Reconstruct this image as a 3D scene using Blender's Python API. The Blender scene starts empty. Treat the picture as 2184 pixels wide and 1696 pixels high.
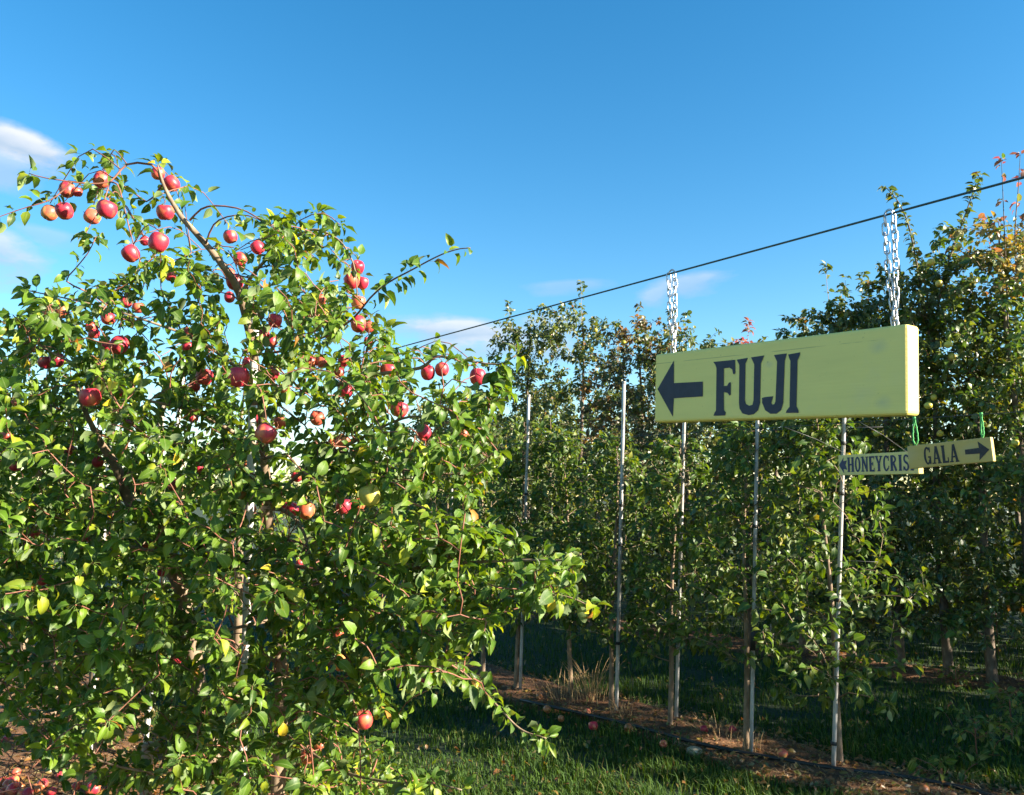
import bpy, bmesh, math, random
import numpy as np
from mathutils import Vector, Matrix

random.seed(11)
rng = np.random.default_rng(11)
scene = bpy.context.scene
COL = scene.collection

# ------------------------------------------------------------------ camera
CAM_H = 1.70
F = 1750.0                      # focal length in pixels of a 2184 px wide frame
PITCH = math.atan(212.0 / F)
cam_data = bpy.data.cameras.new('camera')
cam_data.sensor_width = 36.0
cam_data.lens = 36.0 * F / 2184.0
cam_data.clip_end = 3000.0
cam_data.clip_start = 0.05
cam = bpy.data.objects.new('camera', cam_data)
COL.objects.link(cam)
cam.location = (0, 0, CAM_H)
cam.rotation_euler = (math.radians(90) + PITCH, 0, 0)
scene.camera = cam

# ------------------------------------------------------------------ sun, sky, exposure
SUN_AZ = Vector((0.95, -0.31)).normalized()     # horizontal direction towards the sun
SUN_EL = math.radians(22.0)
SUN_VEC = Vector((SUN_AZ.x * math.cos(SUN_EL), SUN_AZ.y * math.cos(SUN_EL), math.sin(SUN_EL)))
SKY_STRENGTH = 0.060
SUN_STRENGTH = 5.0
scene.view_settings.view_transform = 'Standard'
scene.view_settings.look = 'None'
scene.view_settings.gamma = 1.0
scene.view_settings.exposure = 2.02
scene.view_settings.use_curve_mapping = False
scene.cycles.max_bounces = 8
scene.cycles.diffuse_bounces = 2
scene.cycles.glossy_bounces = 2
scene.cycles.transmission_bounces = 4
scene.cycles.use_denoising = True
scene.cycles.denoiser = 'OPENIMAGEDENOISE'
scene.cycles.denoising_input_passes = 'RGB_ALBEDO_NORMAL'
scene.cycles.sample_clamp_indirect = 4.0
sun_data = bpy.data.lights.new('sun', 'SUN')
sun_data.energy = SUN_STRENGTH
sun_data.angle = math.radians(0.55)
sun_data.color = (1.0, 0.90, 0.74)
sun = bpy.data.objects.new('sun', sun_data)
COL.objects.link(sun)
sun.rotation_euler = (-SUN_VEC).to_track_quat('-Z', 'Y').to_euler()

CP, SP = math.cos(PITCH), math.sin(PITCH)


def ray(px, py):
    xc, yc = (px - 1092.0) / F, -(py - 848.0) / F
    return np.array((xc, CP - yc * SP, SP + yc * CP))


def P(px, py, d):
    """world point seen at (px, py) of the 2184 px frame, d metres in front of the camera"""
    return np.array((0, 0, CAM_H)) + d * ray(px, py)


def G(px, py, z=0.0):
    r = ray(px, py)
    return np.array((0, 0, CAM_H)) + r * ((z - CAM_H) / r[2])


def z_at(py, y):
    r = ray(1092, py)
    return CAM_H + y * r[2] / r[1]


def proj(p):
    p = np.asarray(p, float).reshape(-1, 3) - np.array((0, 0, CAM_H))
    d = p[:, 1] * CP + p[:, 2] * SP
    u = -p[:, 1] * SP + p[:, 2] * CP
    dd = np.where(np.abs(d) < 1e-6, 1e-6, d)
    return 1092 + F * p[:, 0] / dd, 848 - F * u / dd, d


world = bpy.data.worlds.new('World')
scene.world = world
world.cycles.sampling_method = 'MANUAL'
world.cycles.sample_map_resolution = 256
world.use_nodes = True
wt = world.node_tree
wt.nodes.clear()
W = wt.nodes.new
L = wt.links.new
w_out = W('ShaderNodeOutputWorld')
w_bg = W('ShaderNodeBackground')
w_bg.inputs['Strength'].default_value = SKY_STRENGTH
L(w_bg.outputs[0], w_out.inputs[0])
sky = W('ShaderNodeTexSky')
sky.sky_type = 'NISHITA'
sky.sun_disc = False
sky.sun_elevation = SUN_EL
sky.sun_rotation = math.atan2(SUN_AZ.x, SUN_AZ.y)
sky.altitude = 200
sky.air_density = 1.0
sky.dust_density = 0.2
sky.ozone_density = 1.4
hs = W('ShaderNodeHueSaturation')
hs.inputs['Saturation'].default_value = 1.42
hs.inputs['Value'].default_value = 1.08
hs.inputs['Hue'].default_value = 0.494
L(sky.outputs[0], hs.inputs['Color'])
tc = W('ShaderNodeTexCoord')
DIRV = tc.outputs['Generated']
nz = W('ShaderNodeTexNoise')
nz.inputs['Scale'].default_value = 14.0
nz.inputs['Detail'].default_value = 7.0
nz.inputs['Roughness'].default_value = 0.6
mp = W('ShaderNodeMapping')
mp.inputs['Scale'].default_value = (1.0, 1.0, 2.4)
L(DIRV, mp.inputs[0])
L(mp.outputs[0], nz.inputs['Vector'])


def wmath(op, a, b=None, c=None, clamp=False):
    n = W('ShaderNodeMath')
    n.operation = op
    n.use_clamp = clamp
    for i, v in enumerate((a, b, c)):
        if v is None:
            continue
        if isinstance(v, (int, float)):
            n.inputs[i].default_value = v
        else:
            L(v, n.inputs[i])
    return n.outputs[0]


def wdot(vec, const):
    n = W('ShaderNodeVectorMath')
    n.operation = 'DOT_PRODUCT'
    L(vec, n.inputs[0])
    n.inputs[1].default_value = const
    return n.outputs['Value']


wob = wmath('MULTIPLY', wmath('SUBTRACT', nz.outputs['Fac'], 0.5), 1.0)
nz2 = W('ShaderNodeTexNoise')
nz2.inputs['Scale'].default_value = 30.0
nz2.inputs['Detail'].default_value = 6.0
L(mp.outputs[0], nz2.inputs['Vector'])
wob2 = wmath('SUBTRACT', nz2.outputs['Fac'], 0.5)
cloud_mask = None
cloud_lit = None
# small fair-weather clouds low over the orchard: direction as (azimuth from +y towards +x, elevation), half sizes in radians, tilt, opacity


def px_dir(px, py):
    r = ray(px, py)
    return r / np.linalg.norm(r)


CLOUDS = [(px_dir(52, 303), .040, .014, -.22, 1.0), (px_dir(10, 345), .035, .012, 0, .6), (px_dir(0, 522), .035, .018, -.2, .8),
          (px_dir(95, 500), .03, .007, -.1, .35), (px_dir(985, 700), .100, .013, -.06, .9), (px_dir(1090, 735), .07, .011, 0, .7),
          (px_dir(1455, 604), .048, .009, .16, .5), (px_dir(1395, 628), .022, .012, .25, .5), (px_dir(1215, 607), .05, .006, .05, .3),
          (px_dir(1170, 690), .04, .012, 0, .5)]
for k in range(5):      # the same kind of cloud all the way round the horizon
    az = math.radians(70 + k * 52.0 + 7 * math.sin(k * 2.3))
    el = math.radians(13 + 8 * math.sin(k * 1.7))
    CLOUDS.append((np.array((math.sin(az) * math.cos(el), math.cos(az) * math.cos(el), math.sin(el))), .05 + .02 * math.sin(k), .015, .05, .75))
for c, su, sv, tilt, op in CLOUDS:
    c = np.asarray(c)
    right = np.cross(c, (0, 0, 1)); right /= np.linalg.norm(right)
    up = np.cross(right, c)
    r2 = math.cos(tilt) * right + math.sin(tilt) * up
    u2 = -math.sin(tilt) * right + math.cos(tilt) * up
    u = wmath('SUBTRACT', wdot(DIRV, tuple(r2 / su)), float(np.dot(r2, c) / su))
    v0 = wmath('SUBTRACT', wdot(DIRV, tuple(u2 / sv)), float(np.dot(u2, c) / sv))
    v = wmath('ADD', v0, wmath('MULTIPLY', wob, 0.8))
    neg = wmath('MULTIPLY', wmath('MINIMUM', v, 0.0), 0.55)        # flatter, longer base
    v = wmath('ADD', wmath('MAXIMUM', v, 0.0), neg)
    rr = wmath('ADD', wmath('MULTIPLY', u, u), wmath('MULTIPLY', v, v))
    front = wmath('GREATER_THAN', wdot(DIRV, tuple(c)), 0.5)
    m = wmath('SUBTRACT', 1.3, wmath('SQRT', rr))
    m = wmath('ADD', m, wmath('ADD', wmath('MULTIPLY', wob, 2.0), wmath('MULTIPLY', wob2, .8)))
    m = wmath('MULTIPLY', m, 1.25, clamp=True)
    m = wmath('MULTIPLY', wmath('SMOOTH_MIN', m, 1.0, 0.2), wmath('MULTIPLY', front, op), clamp=True)
    lit = wmath('ADD', wmath('MULTIPLY', wmath('ADD', v0, 0.75), 0.75), wmath('MULTIPLY', wob2, 1.2), clamp=True)
    lit = wmath('MULTIPLY', lit, m)
    cloud_mask = m if cloud_mask is None else wmath('MAXIMUM', cloud_mask, m)
    cloud_lit = lit if cloud_lit is None else wmath('MAXIMUM', cloud_lit, lit)
ccol = W('ShaderNodeMix'); ccol.data_type = 'RGBA'
CLOUD_GAIN = 0.85 / SKY_STRENGTH / 2 ** scene.view_settings.exposure
ccol.inputs[6].default_value = (.64 * CLOUD_GAIN, .82 * CLOUD_GAIN, 1.05 * CLOUD_GAIN, 1)
ccol.inputs[7].default_value = (1.15 * CLOUD_GAIN, 1.19 * CLOUD_GAIN, 1.26 * CLOUD_GAIN, 1)
L(cloud_lit, ccol.inputs[0])
cmix = W('ShaderNodeMix'); cmix.data_type = 'RGBA'
L(cloud_mask, cmix.inputs[0])
L(hs.outputs[0], cmix.inputs[6])
L(ccol.outputs[2], cmix.inputs[7])
L(cmix.outputs[2], w_bg.inputs['Color'])


# ------------------------------------------------------------------ materials
def new_mat(name):
    m = bpy.data.materials.new(name)
    m.use_nodes = True
    nt = m.node_tree
    b = nt.nodes['Principled BSDF']
    return m, nt, b


def ramp(nt, fac, stops):
    r = nt.nodes.new('ShaderNodeValToRGB')
    els = r.color_ramp.elements
    while len(els) < len(stops):
        els.new(0.5)
    for e, (p, c) in zip(els, stops):
        e.position = p
        e.color = (*c, 1)
    nt.links.new(fac, r.inputs[0])
    return r.outputs[0]


def noise_node(nt, scale, detail=4, rough=.55, vec=None, stretch=None, coord='Object'):
    n = nt.nodes.new('ShaderNodeTexNoise')
    n.inputs['Scale'].default_value = scale
    n.inputs['Detail'].default_value = detail
    n.inputs['Roughness'].default_value = rough
    t = nt.nodes.new('ShaderNodeTexCoord')
    src = t.outputs[coord]
    if stretch:
        mm = nt.nodes.new('ShaderNodeMapping')
        mm.inputs['Scale'].default_value = stretch
        nt.links.new(src, mm.inputs[0])
        src = mm.outputs[0]
    nt.links.new(src, n.inputs['Vector'])
    return n.outputs['Fac']


def bump(nt, b, fac, strength=.4, dist=.01):
    n = nt.nodes.new('ShaderNodeBump')
    n.inputs['Strength'].default_value = strength
    n.inputs['Distance'].default_value = dist
    nt.links.new(fac, n.inputs['Height'])
    nt.links.new(n.outputs[0], b.inputs['Normal'])


def simple_mat(name, stops, scale=8, rough=.7, stretch=None, metallic=0, bmp=0, bdist=.005, detail=5, spec=.5):
    m, nt, b = new_mat(name)
    f = noise_node(nt, scale, detail, stretch=stretch)
    nt.links.new(ramp(nt, f, stops), b.inputs['Base Color'])
    b.inputs['Roughness'].default_value = rough
    b.inputs['Metallic'].default_value = metallic
    b.inputs['Specular IOR Level'].default_value = spec
    if bmp:
        bump(nt, b, f, bmp, bdist)
    return m


def leaf_material(name, trans=.30, rough=.46, under=(.60, .66, .50), spec=.38, brown=True):
    m, nt, b = new_mat(name)
    at = nt.nodes.new('ShaderNodeAttribute')
    at.attribute_name = 'leafcol'
    col = at.outputs['Color']
    # midrib: alpha runs 0 at the midrib to 1 at the edge
    mr = nt.nodes.new('ShaderNodeMapRange')
    mr.inputs[1].default_value = 0.0; mr.inputs[2].default_value = 0.16
    mr.inputs[3].default_value = 0.45; mr.inputs[4].default_value = 0.0
    nt.links.new(at.outputs['Alpha'], mr.inputs[0])
    mrib = nt.nodes.new('ShaderNodeMix'); mrib.data_type = 'RGBA'
    nt.links.new(mr.outputs[0], mrib.inputs[0])
    nt.links.new(col, mrib.inputs[6])
    mrib.inputs[7].default_value = (.24, .30, .10, 1)
    # blotches of age
    nf = noise_node(nt, 55, 3)
    hsv = nt.nodes.new('ShaderNodeHueSaturation')
    vr = nt.nodes.new('ShaderNodeMapRange')
    vr.inputs[3].default_value = .7; vr.inputs[4].default_value = 1.3
    nt.links.new(nf, vr.inputs[0])
    nt.links.new(vr.outputs[0], hsv.inputs['Value'])
    nt.links.new(mrib.outputs[2], hsv.inputs['Color'])
    # browned, nibbled edges
    ef = noise_node(nt, 34, 3)
    ea = nt.nodes.new('ShaderNodeMath'); ea.operation = 'MULTIPLY'
    er = nt.nodes.new('ShaderNodeMapRange')
    er.inputs[1].default_value = .56; er.inputs[2].default_value = .64
    nt.links.new(ef, er.inputs[0])
    ed = nt.nodes.new('ShaderNodeMapRange')
    ed.inputs[1].default_value = .55; ed.inputs[2].default_value = .95
    ed.inputs[4].default_value = .75
    nt.links.new(at.outputs['Alpha'], ed.inputs[0])
    nt.links.new(er.outputs[0], ea.inputs[0]); nt.links.new(ed.outputs[0], ea.inputs[1])
    em = nt.nodes.new('ShaderNodeMix'); em.data_type = 'RGBA'
    nt.links.new(ea.outputs[0], em.inputs[0])
    nt.links.new(hsv.outputs[0], em.inputs[6])
    em.inputs[7].default_value = (.17, .10, .03, 1)
    top = em.outputs[2] if brown else hsv.outputs[0]
    # felted, paler underside
    geo = nt.nodes.new('ShaderNodeNewGeometry')
    und = nt.nodes.new('ShaderNodeMix'); und.data_type = 'RGBA'
    und.inputs[0].default_value = .30
    nt.links.new(top, und.inputs[6])
    und.inputs[7].default_value = (under[0] * .62, under[1] * .62, under[2] * .55, 1)
    side = nt.nodes.new('ShaderNodeMix'); side.data_type = 'RGBA'
    nt.links.new(geo.outputs['Backfacing'], side.inputs[0])
    nt.links.new(top, side.inputs[6])
    nt.links.new(und.outputs[2], side.inputs[7])
    nt.links.new(side.outputs[2], b.inputs['Base Color'])
    rr = nt.nodes.new('ShaderNodeMapRange')
    rr.inputs[3].default_value = rough; rr.inputs[4].default_value = .85
    nt.links.new(geo.outputs['Backfacing'], rr.inputs[0])
    nt.links.new(rr.outputs[0], b.inputs['Roughness'])
    b.inputs['Specular IOR Level'].default_value = spec
    bump(nt, b, noise_node(nt, 160, 2), .25, .002)
    tr = nt.nodes.new('ShaderNodeBsdfTranslucent')
    th = nt.nodes.new('ShaderNodeHueSaturation')
    th.inputs['Hue'].default_value = .485
    th.inputs['Saturation'].default_value = 1.15
    th.inputs['Value'].default_value = 1.9
    nt.links.new(top, th.inputs['Color'])
    nt.links.new(th.outputs[0], tr.inputs['Color'])
    mx = nt.nodes.new('ShaderNodeMixShader')
    mx.inputs[0].default_value = trans
    nt.links.new(b.outputs[0], mx.inputs[1])
    nt.links.new(tr.outputs[0], mx.inputs[2])
    nt.links.new(mx.outputs[0], nt.nodes['Material Output'].inputs[0])
    return m


M = {}
M['leaf'] = leaf_material('apple leaf')
M['leaf_far'] = leaf_material('far apple leaf', trans=.28, rough=.40, spec=.6)
M['grass'] = leaf_material('grass blade', trans=.25, rough=.5, under=(.1, .2, .05), brown=False)
M['bark'] = simple_mat('young apple bark', [(.25, (.11, .07, .04)), (.5, (.21, .145, .09)), (.75, (.31, .235, .155))], 26, .8, (1, 1, .5), bmp=.6)
M['bark_dark'] = simple_mat('old bark darkened for shade', [(.3, (.07, .05, .035)), (.55, (.15, .11, .075)), (.8, (.26, .20, .14))], 24, .85, (1, 1, .5), bmp=.8)  # darker bark, also standing in for shade on the back-row trunks
M['twig'] = simple_mat('reddish twig', [(.3, (.13, .05, .03)), (.6, (.26, .10, .06)), (.85, (.34, .20, .12))], 30, .6)
M['stake'] = simple_mat('galvanised stake', [(.3, (.16, .145, .13)), (.45, (.34, .325, .30)), (.62, (.48, .46, .43))], 22, .55, (1, 1, .3), metallic=.1, detail=8)
M['white_post'] = simple_mat('weathered white post', [(.3, (.45, .42, .38)), (.6, (.72, .69, .64)), (.8, (.80, .77, .72))], 12, .7, (1, 1, .25), bmp=.3)
M['wood_post'] = simple_mat('grey wooden post', [(.3, (.20, .16, .12)), (.6, (.38, .32, .25)), (.8, (.48, .41, .33))], 14, .8, (1, 1, .15), bmp=.5)
M['black'] = simple_mat('black rubber', [(.3, (.012, .012, .012)), (.7, (.03, .03, .03))], 20, .6)
M['hose'] = simple_mat('black pipe', [(.3, (.012, .012, .011)), (.7, (.035, .03, .026))], 15, .45)
M['cable'] = simple_mat('green coated cable', [(.3, (.02, .045, .045)), (.7, (.035, .07, .068))], 60, .5)
M['steel'] = simple_mat('zinc chain', [(.3, (.34, .35, .37)), (.7, (.54, .55, .58))], 30, .34, metallic=.85)
M['twine'] = simple_mat('green twine', [(.3, (.05, .30, .07)), (.7, (.12, .48, .14))], 200, .8)
M['wire'] = simple_mat('trellis wire', [(.3, (.07, .07, .07)), (.7, (.14, .14, .14))], 30, .5, metallic=.6)
M['soil'] = None
M['straw'] = simple_mat('dead straw', [(.3, (.26, .16, .07)), (.6, (.42, .28, .13)), (.8, (.52, .40, .22))], 5, .85)
M['stone'] = simple_mat('field stone', [(.3, (.24, .18, .11)), (.7, (.44, .35, .23))], 9, .9, bmp=.5)


def sign_paint(name, base, worn, seed, stains=(), crack=None):
    m, nt, b = new_mat(name)
    f = noise_node(nt, 4, 5, stretch=(1, 4, 9))
    g = noise_node(nt, 6.0 + seed, 6, .65)
    c1 = ramp(nt, f, [(.30, tuple(.95 * x for x in base)), (.52, base), (.75, tuple(min(1, 1.03 * x) for x in base))])
    col = c1

    def blend(fac, src, to):
        mx = nt.nodes.new('ShaderNodeMix'); mx.data_type = 'RGBA'
        nt.links.new(fac, mx.inputs[0]); nt.links.new(src, mx.inputs[6])
        mx.inputs[7].default_value = (*to, 1)
        return mx.outputs[2]

    def mrange(src, a, b_, c, d):
        mr = nt.nodes.new('ShaderNodeMapRange')
        for i, v in enumerate((a, b_, c, d)):
            mr.inputs[i + 1].default_value = v
        nt.links.new(src, mr.inputs[0])
        return mr.outputs[0]

    def mth(op, a, b_):
        n = nt.nodes.new('ShaderNodeMath'); n.operation = op
        for i, v in enumerate((a, b_)):
            if isinstance(v, (int, float)):
                n.inputs[i].default_value = v
            else:
                nt.links.new(v, n.inputs[i])
        return n.outputs[0]
    col = blend(mrange(g, .56, .74, 0, .38), col, worn)
    # fine flecks of dirt
    col = blend(mrange(noise_node(nt, 90, 3), .66, .74, 0, .5), col, tuple(.45 * x for x in base))
    tcn = nt.nodes.new('ShaderNodeTexCoord')
    sx = nt.nodes.new('ShaderNodeSeparateXYZ')
    nt.links.new(tcn.outputs['Object'], sx.inputs[0])
    for (x, z, r) in stains:
        dx = mth('SUBTRACT', sx.outputs['X'], x); dz = mth('SUBTRACT', sx.outputs['Z'], z)
        rr = mth('SQRT', mth('ADD', mth('MULTIPLY', dx, dx), mth('MULTIPLY', mth('MULTIPLY', dz, dz), 2.2)), 0)
        rr = mth('ADD', rr, mth('MULTIPLY', mth('SUBTRACT', g, .5), r * 2.6))
        col = blend(mrange(rr, 0, r, .40, 0), col, (.46, .42, .28))
    if crack is not None:
        dz = mth('ABSOLUTE', mth('ADD', mth('SUBTRACT', sx.outputs['Z'], crack), mth('MULTIPLY', mth('SUBTRACT', noise_node(nt, 3, 4), .5), .008)), 0)
        col = blend(mth('MULTIPLY', mrange(dz, .0004, .0012, .6, 0), mrange(noise_node(nt, 8, 3), .42, .5, 0, 1)), col, (.26, .22, .07))
    nt.links.new(col, b.inputs['Base Color'])
    b.inputs['Roughness'].default_value = .48
    bump(nt, b, noise_node(nt, 9, 5, stretch=(1, 8, 20)), .2, .003)
    return m


M['sign_yellow'] = sign_paint('yellow board paint', (.88, .69, .19), (.76, .61, .26), 0, [(.305, .150, .032), (.315, .028, .030), (.02, .135, .016)], .166)
M['sign_yellow_b'] = sign_paint('bright yellow board paint', (.72, .60, .19), (.58, .50, .27), 1.2)
M['sign_yellow_c'] = sign_paint('faded yellow board paint', (.55, .40, .12), (.30, .22, .09), .6, [(.10, .055, .05), (-.2, .06, .06)])
M['paint_navy'] = simple_mat('navy sign lettering', [(.3, (.010, .013, .032)), (.7, (.022, .026, .05))], 40, .55)
M['paint_dark'] = simple_mat('worn black lettering', [(.3, (.018, .018, .026)), (.62, (.035, .034, .04)), (.8, (.12, .11, .06))], 60, .6)
M['paint_blue'] = simple_mat('blue sign lettering', [(.3, (.012, .02, .06)), (.7, (.03, .04, .10))], 60, .6)


def apple_material(name, dark, main, blush, amount):
    m, nt, b = new_mat(name)
    st = noise_node(nt, 9, 5, stretch=(3.5, 3.5, .7))
    big = noise_node(nt, 1.6, 2)
    oi = nt.nodes.new('ShaderNodeObjectInfo')
    c = ramp(nt, st, [(.28, dark), (.52, main), (.78, tuple(min(1, x * 1.25) for x in main))])
    mr = nt.nodes.new('ShaderNodeMapRange')
    mr.inputs[1].default_value = .52; mr.inputs[2].default_value = .72
    mr.inputs[3].default_value = 0; mr.inputs[4].default_value = amount
    ad = nt.nodes.new('ShaderNodeMath'); ad.operation = 'ADD'
    sc = nt.nodes.new('ShaderNodeMath'); sc.operation = 'MULTIPLY_ADD'
    sc.inputs[1].default_value = .22; sc.inputs[2].default_value = -.11
    nt.links.new(oi.outputs['Random'], sc.inputs[0])
    nt.links.new(big, ad.inputs[0]); nt.links.new(sc.outputs[0], ad.inputs[1])
    nt.links.new(ad.outputs[0], mr.inputs[0])
    mx = nt.nodes.new('ShaderNodeMix'); mx.data_type = 'RGBA'
    nt.links.new(mr.outputs[0], mx.inputs[0])
    nt.links.new(c, mx.inputs[6])
    mx.inputs[7].default_value = (*blush, 1)
    # pale lenticel dots
    vo = nt.nodes.new('ShaderNodeTexVoronoi')
    vo.inputs['Scale'].default_value = 11
    tcn = nt.nodes.new('ShaderNodeTexCoord')
    nt.links.new(tcn.outputs['Object'], vo.inputs['Vector'])
    dm = nt.nodes.new('ShaderNodeMapRange')
    dm.inputs[1].default_value = .06; dm.inputs[2].default_value = .12
    dm.inputs[3].default_value = .35; dm.inputs[4].default_value = 0
    nt.links.new(vo.outputs['Distance'], dm.inputs[0])
    mx2 = nt.nodes.new('ShaderNodeMix'); mx2.data_type = 'RGBA'
    nt.links.new(dm.outputs[0], mx2.inputs[0])
    nt.links.new(mx.outputs[2], mx2.inputs[6])
    mx2.inputs[7].default_value = (.62, .42, .28, 1)
    nt.links.new(mx2.outputs[2], b.inputs['Base Color'])
    b.inputs['Roughness'].default_value = .42
    b.inputs['Specular IOR Level'].default_value = .5
    b.inputs['Subsurface Weight'].default_value = 0.0
    return m


M['apple_red'] = apple_material('red apple skin', (.28, .013, .026), (.47, .026, .050), (.64, .28, .08), .5)
M['apple_blush'] = apple_material('blushed apple skin', (.46, .06, .04), (.58, .11, .06), (.66, .36, .09), .85)
M['apple_green'] = apple_material('green yellow apple skin', (.36, .30, .06), (.46, .38, .07), (.42, .30, .06), .6)
M['apple_yellow'] = apple_material('yellow apple skin', (.44, .36, .045), (.56, .46, .06), (.55, .28, .06), .7)
M['apple_rot'] = apple_material('rotting apple skin', (.20, .07, .03), (.36, .12, .04), (.50, .20, .05), .7)


# ------------------------------------------------------------------ mesh helpers
def mesh_tris(name, verts, tris, mat, cols=None, smooth=True):
    me = bpy.data.meshes.new(name)
    verts = np.ascontiguousarray(verts, np.float32)
    tris = np.ascontiguousarray(tris, np.int32)
    nv, nt_ = len(verts), len(tris)
    me.vertices.add(nv)
    me.vertices.foreach_set('co', verts.ravel())
    me.loops.add(nt_ * 3)
    me.loops.foreach_set('vertex_index', tris.ravel())
    me.polygons.add(nt_)
    me.polygons.foreach_set('loop_start', np.arange(0, nt_ * 3, 3, dtype=np.int32))
    me.polygons.foreach_set('loop_total', np.full(nt_, 3, np.int32))
    if smooth:
        me.polygons.foreach_set('use_smooth', np.ones(nt_, bool))
    if cols is not None:
        a = me.attributes.new('leafcol', 'FLOAT_COLOR', 'POINT')
        a.data.foreach_set('color', np.ascontiguousarray(cols, np.float32).ravel())
    me.update(calc_edges=True)
    me.materials.append(mat)
    return me


def link(name, data, parent=None, loc=None):
    o = bpy.data.objects.new(name, data)
    COL.objects.link(o)
    if parent is not None:
        o.parent = parent
    if loc is not None:
        o.location = loc
    return o


def tag(o, label=None, cat=None, group=None, kind=None):
    if label:
        o['label'] = label
    if cat:
        o['category'] = cat
    if group:
        o['group'] = group
    if kind:
        o['kind'] = kind
    return o


def thing(name, label, cat, loc, group=None):
    o = link(name, None, None, loc)
    o.empty_display_size = .1
    return tag(o, label, cat, group)


class MB:
    """collects triangles in world space"""

    def __init__(self):
        self.v, self.t, self.n = [], [], 0

    def add(self, v, t):
        v = np.asarray(v, float); t = np.asarray(t, int)
        self.v.append(v); self.t.append(t + self.n)
        self.n += len(v)

    def tube(self, pts, radii, sides=6, cap=True):
        pts = np.asarray(pts, float)
        n = len(pts)
        radii = np.broadcast_to(np.asarray(radii, float), (n,))
        tan = np.gradient(pts, axis=0)
        tan /= np.linalg.norm(tan, axis=1)[:, None] + 1e-9
        ref = np.array((0.3, 0.2, 1.0)) if abs(tan[:, 2]).mean() < .8 else np.array((1.0, .2, 0.1))
        a = np.cross(tan, ref); a /= np.linalg.norm(a, axis=1)[:, None] + 1e-9
        b = np.cross(tan, a)
        ang = np.arange(sides) * 2 * math.pi / sides
        ring = (a[:, None, :] * np.cos(ang)[None, :, None] + b[:, None, :] * np.sin(ang)[None, :, None]) * radii[:, None, None] + pts[:, None, :]
        v = ring.reshape(-1, 3)
        i = np.arange(n - 1)[:, None] * sides
        j = np.arange(sides)[None, :]
        k = (j + 1) % sides
        q = np.stack([i + j, i + k, i + sides + k, i + sides + j], -1).reshape(-1, 4)
        t = np.concatenate([q[:, [0, 2, 1]], q[:, [0, 3, 2]]])
        if cap:
            v = np.concatenate([v, pts[[0, -1]]])
            c0, c1 = n * sides, n * sides + 1
            jj = np.arange(sides); kk = (jj + 1) % sides
            t = np.concatenate([t, np.stack([np.full(sides, c0), jj, kk], -1),
                                np.stack([np.full(sides, c1), (n - 1) * sides + kk, (n - 1) * sides + jj], -1)])
        self.add(v, t)

    def build(self, name, mat, parent=None, origin=None, smooth=True):
        v = np.concatenate(self.v); t = np.concatenate(self.t)
        if origin is None and parent is not None:
            origin = np.array(parent.location)
            pp = parent.parent
            while pp is not None:
                origin = origin + np.array(pp.location); pp = pp.parent
            o = link(name, mesh_tris(name, v - origin, t, mat, smooth=smooth), parent)
        else:
            origin = np.zeros(3) if origin is None else np.asarray(origin, float)
            o = link(name, mesh_tris(name, v - origin, t, mat, smooth=smooth), parent, origin)
        return o


def smooth_path(pts, n):
    """Catmull-Rom through pts"""
    pts = np.asarray(pts, float)
    if len(pts) < 3:
        s = np.linspace(0, 1, n)[:, None]
        return pts[0] * (1 - s) + pts[-1] * s
    p = np.vstack([2 * pts[0] - pts[1], pts, 2 * pts[-1] - pts[-2]])
    seg = len(pts) - 1
    u = np.linspace(0, seg - 1e-6, n)
    i = u.astype(int); f = (u - i)[:, None]
    a, b, c, d = p[i], p[i + 1], p[i + 2], p[i + 3]
    return .5 * (2 * b + (c - a) * f + (2 * a - 5 * b + 4 * c - d) * f ** 2 + (3 * b - a - 3 * c + d) * f ** 3)


# ------------------------------------------------------------------ leaves
def leaf_shape(rows, curl, fold, wav, width, petiole, roll=0.0, phase=0.0):
    ts = {2: [.3, .68], 3: [.2, .45, .75], 5: [.1, .27, .48, .70, .88]}[rows]
    tt = [0.0] + ts + [1.0]

    def hw(t):
        return width * (math.sin(math.pi * min(1, t ** .82)) ** .75) * (1 - .18 * t)

    def spine(t):
        if abs(curl) < 1e-3:
            return t, 0.0
        return math.sin(curl * t) / curl, -(1 - math.cos(curl * t)) / curl
    v, al, f = [], [], []
    off = petiole
    y, z = spine(0)
    v.append((0, off, 0)); al.append(0)
    prev = None
    for i, t in enumerate(ts):
        y, z = spine(t)
        h = hw(t)
        zl = fold * h + wav * math.sin(t * 8 + phase) + roll * h
        zr = fold * h + wav * math.sin(t * 8 + phase + 2.1) - roll * h
        c = math.cos(math.atan(fold))
        s = len(v)
        v += [(-h * c, off + y, z + zl), (0, off + y, z), (h * c, off + y, z + zr)]
        al += [1, 0, 1]
        if prev is None:
            f += [(0, s + 1, s), (0, s + 2, s + 1)]
        else:
            p = prev
            f += [(p, p + 1, s + 1), (p, s + 1, s), (p + 1, p + 2, s + 2), (p + 1, s + 2, s + 1)]
        prev = s
    y, z = spine(1)
    e = len(v)
    v.append((0, off + y, z)); al.append(0)
    f += [(prev, prev + 1, e), (prev + 1, prev + 2, e)]
    if petiole > 0 and rows >= 3:
        s = len(v)
        v += [(-.014, 0, .0), (.014, 0, .0), (.012, off + .02, -.004), (-.012, off + .02, -.004)]
        al += [0, 0, 0, 0]
        f += [(s, s + 1, s + 2), (s, s + 2, s + 3)]
    return np.array(v, float), np.array(f, int), np.array(al, float)


LEAF_VARIANTS = {}
for rows in (2, 3, 5):
    vs = []
    r2 = np.random.default_rng(3)
    for k in range(7):
        vs.append(leaf_shape(rows, r2.uniform(.3, 1.9), r2.uniform(.1, .95), r2.uniform(.01, .06), r2.uniform(.25, .34), .26 if rows > 2 else .1,
                             r2.uniform(-.25, .25), r2.uniform(0, 6)))
    LEAF_VARIANTS[rows] = vs

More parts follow.
